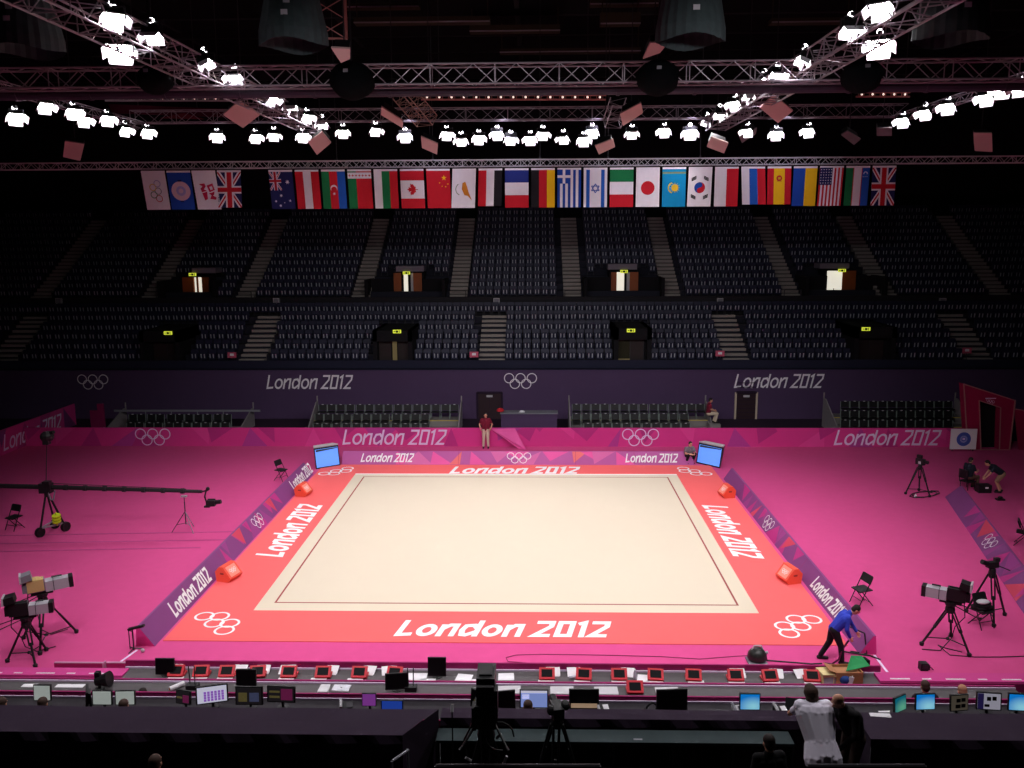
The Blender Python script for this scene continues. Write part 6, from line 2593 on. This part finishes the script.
def human(label, loc, rz, J, shirt, trousers, hair, sleeves='short', vox=.011, cat='person', legs='long', bald=False, shoes=SHOE, skirt=False, shirt_len=0., hair_len=0., curl=.5, girth=0.):
    root = thing('person', label, cat, loc, rz)
    j = {k: V3(v) for k, v in J.items()}
    lk = j.get('look', V3((0, 1, 0))).normalized()
    up = (j['head'] - j['neck']).normalized()
    up = (up - lk * up.dot(lk)).normalized()
    rt = lk.cross(up).normalized()
    HR = Matrix((rt, lk, up)).transposed()
    H = j['head']
    b = MB()
    hp = lambda x, y, z: H + HR @ V3((x, y, z))
    b.ell(hp(0, -.008, .02), (.074, .094, .1), 0, 14, 10, HR)
    b.ell(hp(0, .018, -.05), (.056, .07, .068), 0, 12, 8, HR)
    b.cap(hp(0, .086, .01), hp(0, .108, -.022), .011, .015, 8)
    for s in (-1, 1):
        b.ell(hp(s * .077, -.005, -.01), (.011, .02, .03), 0, 8, 6, HR)
        b.ell(hp(s * .03, .08, .034), (.026, .014, .01), 0, 8, 5, HR)
    b.ell(hp(0, .082, -.058), (.024, .012, .009), 0, 8, 5, HR)
    b.cap(j['neck'], hp(0, -.015, -.06), .058, .052)
    tor = (j['chest'] - j['pel']).normalized()

    def torso(mb, g):
        for s in 'LR':
            hip, sh = j['hip' + s], j['sh' + s]
            inn = sh + (j['chest'] - sh) * .28
            mb.cap(hip + (j['pel'] - hip) * .25 + tor * .05, inn - tor * .06, .098 + g, .105 + g)
            mb.cap(j['chest'] + tor * .06, sh, .075 + g, .056 + g)
        mb.cap(j['pel'], j['chest'], .118 + g, .128 + g)
        mb.cap(j['chest'], j['neck'], .1 + g * .6, .06 + g * .5)
    torso(b, -.012)
    for s in 'LR':
        sd = 1 if s == 'R' else -1
        b.cap(j['sh' + s], j['el' + s], .05, .04)
        b.cap(j['el' + s], j['wr' + s], .04, .027)
        d = (j['wr' + s] - j['el' + s])
        if 'hd' + s in j:
            d = j['hd' + s]
        n = j.get('hn' + s, V3((sd, .3, .4)))
        hand(b, j['wr' + s], d, n, -sd if 'flip' not in J else sd, curl)
        b.cap(j['hip' + s], j['kn' + s], .084, .056)
        b.cap(j['kn' + s], j['an' + s], .054, .038)
        ft = j.get('toe' + s, V3((0, 1, 0))).normalized()
        b.cap(j['an' + s] - V3((0, 0, .035)), j['an' + s] + ft * .16 - V3((0, 0, .05)), .04, .03)
    fuse('body', b, SKIN, root, vox if vox < .01 else .009)
    # eyes
    for s in (-1, 1):
        e = MB()
        e.ell(hp(s * .03, .083, .02), (.012, .008, .008), 0, 8, 6, HR)
        e.build('eye', EYE, root)
    # shirt
    c = MB()
    torso(c, .014 + girth)
    for s in 'LR':
        sh, el, wr = j['sh' + s], j['el' + s], j['wr' + s]
        if sleeves == 'long':
            c.cap(sh, el, .064, .055)
            c.cap(el, wr + (el - wr) * .06, .055, .042)
        else:
            c.cap(sh, sh + (el - sh) * .62, .066, .062)
    if shirt_len:
        for s in 'LR':
            hip = j['hip' + s]
            c.cap(hip + (j['pel'] - hip) * .2 + tor * .02, hip - tor * shirt_len, .118 + girth, .145 + girth)
        c.cap(j['pel'], j['pel'] - tor * shirt_len, .13 + girth, .15 + girth)
    fuse('shirt', c, shirt, root, vox)
    t = MB()
    for s in 'LR':
        t.cap(j['pel'] + (j['hip' + s] - j['pel']) * .5, j['hip' + s], .122, .108)
        kn, an = j['kn' + s], j['an' + s]
        if legs == 'long':
            t.cap(j['hip' + s], kn, .106, .074)
            t.cap(kn, an + (kn - an) * .06, .074, .06)
        else:
            t.cap(j['hip' + s], j['hip' + s] + (kn - j['hip' + s]) * .85, .108, .09)
    fuse('trousers', t, trousers, root, vox)
    for s in 'LR':
        f = MB()
        ft = j.get('toe' + s, V3((0, 1, 0))).normalized()
        f.cap(j['an' + s] - V3((0, 0, .035)) - ft * .04, j['an' + s] + ft * .17 - V3((0, 0, .05)), .046, .037)
        f.cap(j['an' + s] - V3((0, 0, .01)), j['an' + s] - V3((0, 0, .04)), .045, .046)
        fuse('shoe', f, shoes, root, .011)
    if not bald:
        h = MB()
        h.ell(hp(0, -.022, .045), (.083, .095, .088), 0, 14, 9, HR)
        h.ell(hp(0, -.05, -.005), (.078, .066, .085), 0, 12, 8, HR)
        if hair_len:
            h.ell(hp(0, -.045, -.0), (.112, .1, .11), 0, 12, 8, HR)
            h.ell(hp(0, -.06, -.05 - hair_len * .3), (.108, .075, .07), 0, 12, 8, HR)
        fuse('hair', h, hair, root, .009)
    return root


def standing(h=1.75, **k):
    q = h / 1.75
    J = dict(pel=(0, 0, .96), chest=(0, .01, 1.32), neck=(0, -.005, 1.5), head=(0, .02, 1.63), shL=(-.185, 0, 1.43), shR=(.185, 0, 1.43), elL=(-.25, -.02, 1.15), elR=(.25, -.02, 1.15),
             wrL=(-.26, .06, .9), wrR=(.26, .06, .9), hipL=(-.09, 0, .92), hipR=(.09, 0, .92), knL=(-.1, .02, .5), knR=(.1, .02, .5), anL=(-.11, 0, .085), anR=(.11, 0, .085), look=(0, 1, -.05))
    J.update(k)
    J = {a: (V3(b) * q if a != 'look' and not a.startswith(('hn', 'hd', 'toe')) else V3(b)) for a, b in J.items()}
    return J


def sitting(**k):
    J = dict(pel=(0, -.02, .52), chest=(0, .03, .88), neck=(0, .05, 1.06), head=(0, .09, 1.19), shL=(-.185, .04, .99), shR=(.185, .04, .99), elL=(-.25, .12, .74), elR=(.25, .12, .74),
             wrL=(-.14, .36, .76), wrR=(.14, .36, .76), hipL=(-.09, 0, .5), hipR=(.09, 0, .5), knL=(-.1, .43, .5), knR=(.1, .43, .5), anL=(-.1, .4, .085), anR=(.1, .4, .085), look=(0, 1, -.25))
    J.update(k)
    return J


# guard in front of the barrier
p = atz(486, 447.6)
human('person standing before the barrier in a maroon shirt and pale khaki trousers', (p.x, 11.75, 0), PI, standing(1.74, elL=(-.31, -.05, 1.18), elR=(.31, -.05, 1.18), wrL=(-.26, .1, 1.02), wrR=(.26, .1, 1.02), anL=(-.12, 0, .085), anR=(.12, 0, .085)),
      MAROON, KHAKI, HAIRD, 'short', .012)
# seated steward at the right end of the centre right bank
p = aty(709, 413, 15.0)
zs = p.z
human('person in maroon shirt and khaki trousers sitting sideways at the end of a bank', (p.x - .02, 15.0, zs - .52), -PI / 2, sitting(wrL=(-.1, .3, .66), wrR=(.1, .3, .66), elL=(-.22, .08, .74), elR=(.22, .08, .74), anL=(-.1, .28, .085), anR=(.1, .34, .085)),
      MAROON, KHAKI, HAIRD, 'short', .012)
mb = MB()
mb.bb(-.02, .55, -.35, .4, 0, max(.05, zs - .53))
o = mb.build('bank_step', mm('bank_grey')); o.location = (p.x, 15.0, 0)
tag(o, 'grey step at the end of the centre-right bank under the seated person', 'step')
# crouching person next to the right screen
p = atz(688.5, 463)
human('person with dark hair in a black and white top crouching beside the right floor screen', (p.x, p.y, 0), PI + .3, sitting(pel=(0, -.12, .3), hipL=(-.1, -.1, .3), hipR=(.1, -.1, .3), chest=(0, .02, .62), neck=(0, .08, .79), head=(0, .14, .91), shL=(-.18, .05, .72), shR=(.18, .05, .72),
      elL=(-.24, .16, .5), elR=(.24, .16, .5), wrL=(-.12, .34, .5), wrR=(.12, .34, .5), knL=(-.16, .3, .48), knR=(.16, .3, .44), anL=(-.15, .08, .085), anR=(.15, .08, .085), look=(0, 1, -.15)),
      mm('white_black_top', (120, 112, 120), rough=.9, noise=.6, scale=9), DKTR, HAIRD, 'short', .012)
# bending worker
p = atz(838, 662)
W = human('person in blue jacket and black trousers bending over the near end of a board', (p.x, p.y, 0), -PI / 2 - .12,
          dict(pel=(0, -.14, .86), chest=(0, .08, 1.14), neck=(0, .21, 1.29), head=(0, .34, 1.36), shL=(-.18, .13, 1.22), shR=(.18, .13, 1.22), elL=(-.24, .27, .97), elR=(.23, .1, .94), wrL=(-.16, .42, .74), wrR=(.16, .2, .73),
               hipL=(-.09, -.14, .84), hipR=(.09, -.14, .84), knL=(-.12, -.2, .46), knR=(.11, .02, .46), anL=(-.12, -.4, .085), anR=(.12, .06, .085), look=(0, .75, -.65), hdL=(0, .5, -.8), hdR=(0, .5, -.8)),
          BLUEC, DKTR, HAIRD, 'long', .011)
mb = MB()
b0 = p
pts = [p + V3((.18, -.12, .62)), p + V3((.02, -.16, .4)), p + V3((-.05, -.18, .16)), p + V3((-.2, -.16, .03)), p + V3((-.36, -.1, .02))]
mb.tube(pts, .022, 0, 6)
o = mb.build('hose', mm('dark_magenta_hose', (90, 20, 60), rough=.5), org=pts[-1]); tag(o, 'thin dark hose hanging from the hand of the bending worker to the floor', 'hose')
# black frame the worker handles
q = atz(864, 654)
root = thing('folding_trestle', 'thin black folding frame leaning on the near end of the right board', 'frame', q)
mb = MB()
mb.tube([V3((-.35, .25, .62)), V3((.02, .1, .5)), V3((.06, -.02, .02)), V3((-.3, .1, .02))], .018)
mb.build('frame_bar', BLACKP, root)
mb = MB()
mb.tube([V3((-.5, .05, .04)), V3((.1, -.12, .02)), V3((.28, -.32, .02))], .02)
mb.build('leg', BLACKP, root)

PF = 1.8
mb = MB()
mb.bb(4.5, 5.9, -18.1, -17.32, 1.8, 1.89)
o = mb.build('step_board', BLACKC, org=(5.2, -17.7, 1.8)); tag(o, 'low dark step under the woman in white and the bald man', 'step')
# woman in white leaning over the middle table
hd = aty(813, 691, -17.2)
human('person with grey-brown hair in a white blouse leaning over the middle table', (aty(820, 740, -17.7).x, -17.72, PF + .1), 0,
      dict(pel=(0, -.02, .98), chest=(-.02, .2, 1.3), neck=(-.06, .32, 1.44), head=(-.07, .38, 1.55), shL=(-.23, .27, 1.38), shR=(.15, .27, 1.38), elL=(-.35, .38, 1.2), elR=(.24, .45, 1.12), wrL=(-.2, .6, 1.1), wrR=(.14, .68, .95),
           hipL=(-.1, -.02, .93), hipR=(.1, -.02, .93), knL=(-.1, .0, .5), knR=(.1, .0, .5), anL=(-.1, -.05, .085), anR=(.1, -.05, .085), look=(-.2, .9, -.35), hnL=(0, 0, 1), hnR=(0, 0, 1)),
      WHCL, mm('grey_skirt_cloth', (120, 110, 140), rough=.9), HAIRB, 'short', .01, shirt_len=.2, hair_len=.1, girth=.035)
# bald man beside her
human('bald person in a black jacket and glasses stooping beside the woman in white', (aty(846, 722, -17.42).x + .06, -17.4, PF + .1), PI / 2 + .5,
      dict(pel=(0, -.12, .92), chest=(0, .06, 1.24), neck=(0, .18, 1.4), head=(0, .27, 1.51), shL=(-.19, .1, 1.33), shR=(.19, .1, 1.33), elL=(-.26, .16, 1.06), elR=(.26, .16, 1.06), wrL=(-.12, .32, .82), wrR=(.14, .3, .8),
           hipL=(-.09, -.12, .84), hipR=(.09, -.12, .84), knL=(-.1, -.02, .46), knR=(.1, -.02, .46), anL=(-.1, -.12, .085), anR=(.1, -.12, .085), look=(.2, .7, -.5)),
      mm('black_jacket', (16, 15, 17), rough=.9), mm('brown_grey_trousers', (66, 50, 46), rough=.9), HAIRD, 'long', .011, bald=True)
# people behind the desks (heads and shoulders show)
for (u, v, y, fl, hr, cl, lab) in (
        (925, 686.5, -13.85, .25, HAIRB, mm('dark_plum_top', (44, 24, 40), rough=.9), 'person with brown hair seen from behind above the lit blue monitor'),
        (962, 691, -13.85, .25, mm('fair_hair', (196, 140, 112), rough=.8), mm('dark_plum_top'), 'person with fair thin hair seen from behind above the monitor with four pictures'),
        (143, 694, -13.85, .25, HAIRD, mm('pale_lilac_top', (190, 180, 206), rough=.9), 'person with dark hair and pale top right of the pale monitor pair'),
        (528, 707, -15.66, 1.0, HAIRB, mm('pale_skin_top', (150, 110, 96), rough=.9), 'person with brown hair sitting in front of the light blue monitor'),
        (43, 704, -15.68, 1.0, HAIRB, mm('dark_plum_top'), 'person whose brown hair shows in front of the far left pale monitor'),
        (124, 706, -15.7, 1.0, HAIRB, mm('dark_plum_top'), 'person whose hair top shows in front of the right pale monitor'),
        (2, 704, -15.68, 1.0, HAIRB, mm('dark_plum_top'), 'person whose hair shows at the left edge of the left draped table')):
    p = aty(u, v, y)
    J = sitting()
    dz = p.z - fl - 1.19
    for k in ('pel', 'chest', 'neck', 'head', 'shL', 'shR', 'elL', 'elR', 'wrL', 'wrR', 'hipL', 'hipR', 'knL', 'knR'):
        q = V3(J[k])
        if k in ('knL', 'knR', 'hipL', 'hipR', 'pel') and dz < 0:
            q.z += dz * .5
        else:
            q.z += dz
        if k not in ('knL', 'knR'):
            q.y -= .0
        J[k] = q
    for k in ('knL', 'knR', 'anL', 'anR'):
        q = V3(J[k]); q.y = min(q.y, .3) if k[0] == 'k' else .2; J[k] = q
    for k in ('wrL', 'wrR'):
        q = V3(J[k]); q.y = .24; q.z -= .1; J[k] = q
    human(lab, (p.x, p.y - .09, fl), 0, J, cl, DKTR, hr, 'long', .014)
# dark figures at the very bottom
p = aty(769, 743, -18.5)
human('person in black top at the bottom edge with a red cloth at the waist', (p.x, -18.52, PF), .2, standing(max(1.4, min(1.8, (p.z - PF) / 1.63 * 1.75)), look=(0, 1, -.3)), BLACKC, mm('dark_red_cloth', (150, 30, 34), rough=.9), HAIRD, 'long', .013)
p = aty(155, 764, -19.3)
human('person with dark hair barely showing at the bottom edge below the left draped table', (p.x, -19.3, PF), 0, standing(max(1.3, min(1.8, (p.z - PF) / 1.63 * 1.75))), BLACKC, DKTR, HAIRB, 'long', .013)
# crew near the entrance arch
p = atz(967, 489)
root = thing('folding_chair', 'dark chair under the seated crew member near the entrance arch', 'chair', p, -PI / 2 + .4 + PI)
mb = MB(); mb.box((0, 0, .34), (.44, .44, .04)); mb.build('seat', BLACKP, root)
mb = MB(); mb.box((0, .26, .66), (.42, .04, .36)); mb.bar((-.19, .26, .5), (-.19, .2, .3), .016); mb.bar((.19, .26, .5), (.19, .2, .3), .016); mb.build('backrest', BLACKP, root)
for sx in (-1, 1):
    for sy in (-1, 1):
        mb = MB(); mb.bar((sx * .18, sy * .18, 0), (sx * .18, sy * .18, .33), .016); mb.build('leg', BLACKP, root)
NAVT = mm('dark_navy_top', (28, 32, 46), rough=.9)
TANS = mm('tan_shorts', (150, 120, 96), rough=.9)
human('person in a dark top sitting on a chair in front of the entrance arch', p, -PI / 2 + .4, sitting(), NAVT, mm('brown_trousers', (92, 66, 56), rough=.9), HAIRD, 'short', .013)
p = atz(995, 492)
human('person in dark top and tan shorts bending to the floor by the entrance arch', p, PI / 2 - .3,
      dict(pel=(0, -.2, .78), chest=(0, .1, .98), neck=(0, .25, 1.08), head=(0, .36, 1.16), shL=(-.18, .14, 1.04), shR=(.18, .14, 1.04), elL=(-.2, .26, .8), elR=(.2, .26, .8), wrL=(-.12, .4, .6), wrR=(.12, .4, .6),
           hipL=(-.1, -.2, .76), hipR=(.1, -.2, .76), knL=(-.12, .02, .46), knR=(.12, -.06, .44), anL=(-.12, -.14, .085), anR=(.12, -.22, .085), look=(0, .8, -.5)), NAVT, TANS, HAIRD, 'short', .013, legs='short')
p = atz(995, 472)
root = thing('equipment_case', 'dark equipment case with a small white light on the floor between the two crew members', 'case', atz(983, 492))
mb = MB(); mb.box((0, 0, .16), (.5, .34, .32)); mb.build('shell', BLACKP, root)
mb = MB(); mb.bar((-.12, -.17, .34), (.12, -.17, .34), .015); mb.build('handle', STEEL, root)
mb = MB(); mb.box((.05, -.175, .22), (.12, .01, .06)); mb.build('label_tag', PAPER, root)
p = atz(1012, 494)
mb = MB()
mb.box((0, 0, .03), (.3, .2, .06)); mb.ell((0, 0, .1), (.1, .08, .06))
o = mb.build('cable_reel', BLACKP); o.location = atz(1000, 500)
tag(o, 'small dark bundle on the pink floor below the bending crew member', 'bundle')

# ================================================================== LIGHT AND LOOK
w = bpy.data.worlds.new('hall')
sc.world = w
w.use_nodes = True
bg = w.node_tree.nodes['Background']
bg.inputs['Color'].default_value = (.5, .45, .6, 1)
bg.inputs['Strength'].default_value = .0
sc.view_settings.view_transform = 'Standard'
sc.view_settings.look = 'None'
sc.view_settings.exposure = 0.15
sc.view_settings.gamma = 1.0
sc.view_settings.use_curve_mapping = False
sc.cycles.use_denoising = True
sc.cycles.max_bounces = 5
sc.cycles.diffuse_bounces = 3
sc.cycles.glossy_bounces = 2
sc.cycles.sample_clamp_indirect = 4
sc.cycles.use_light_tree = True
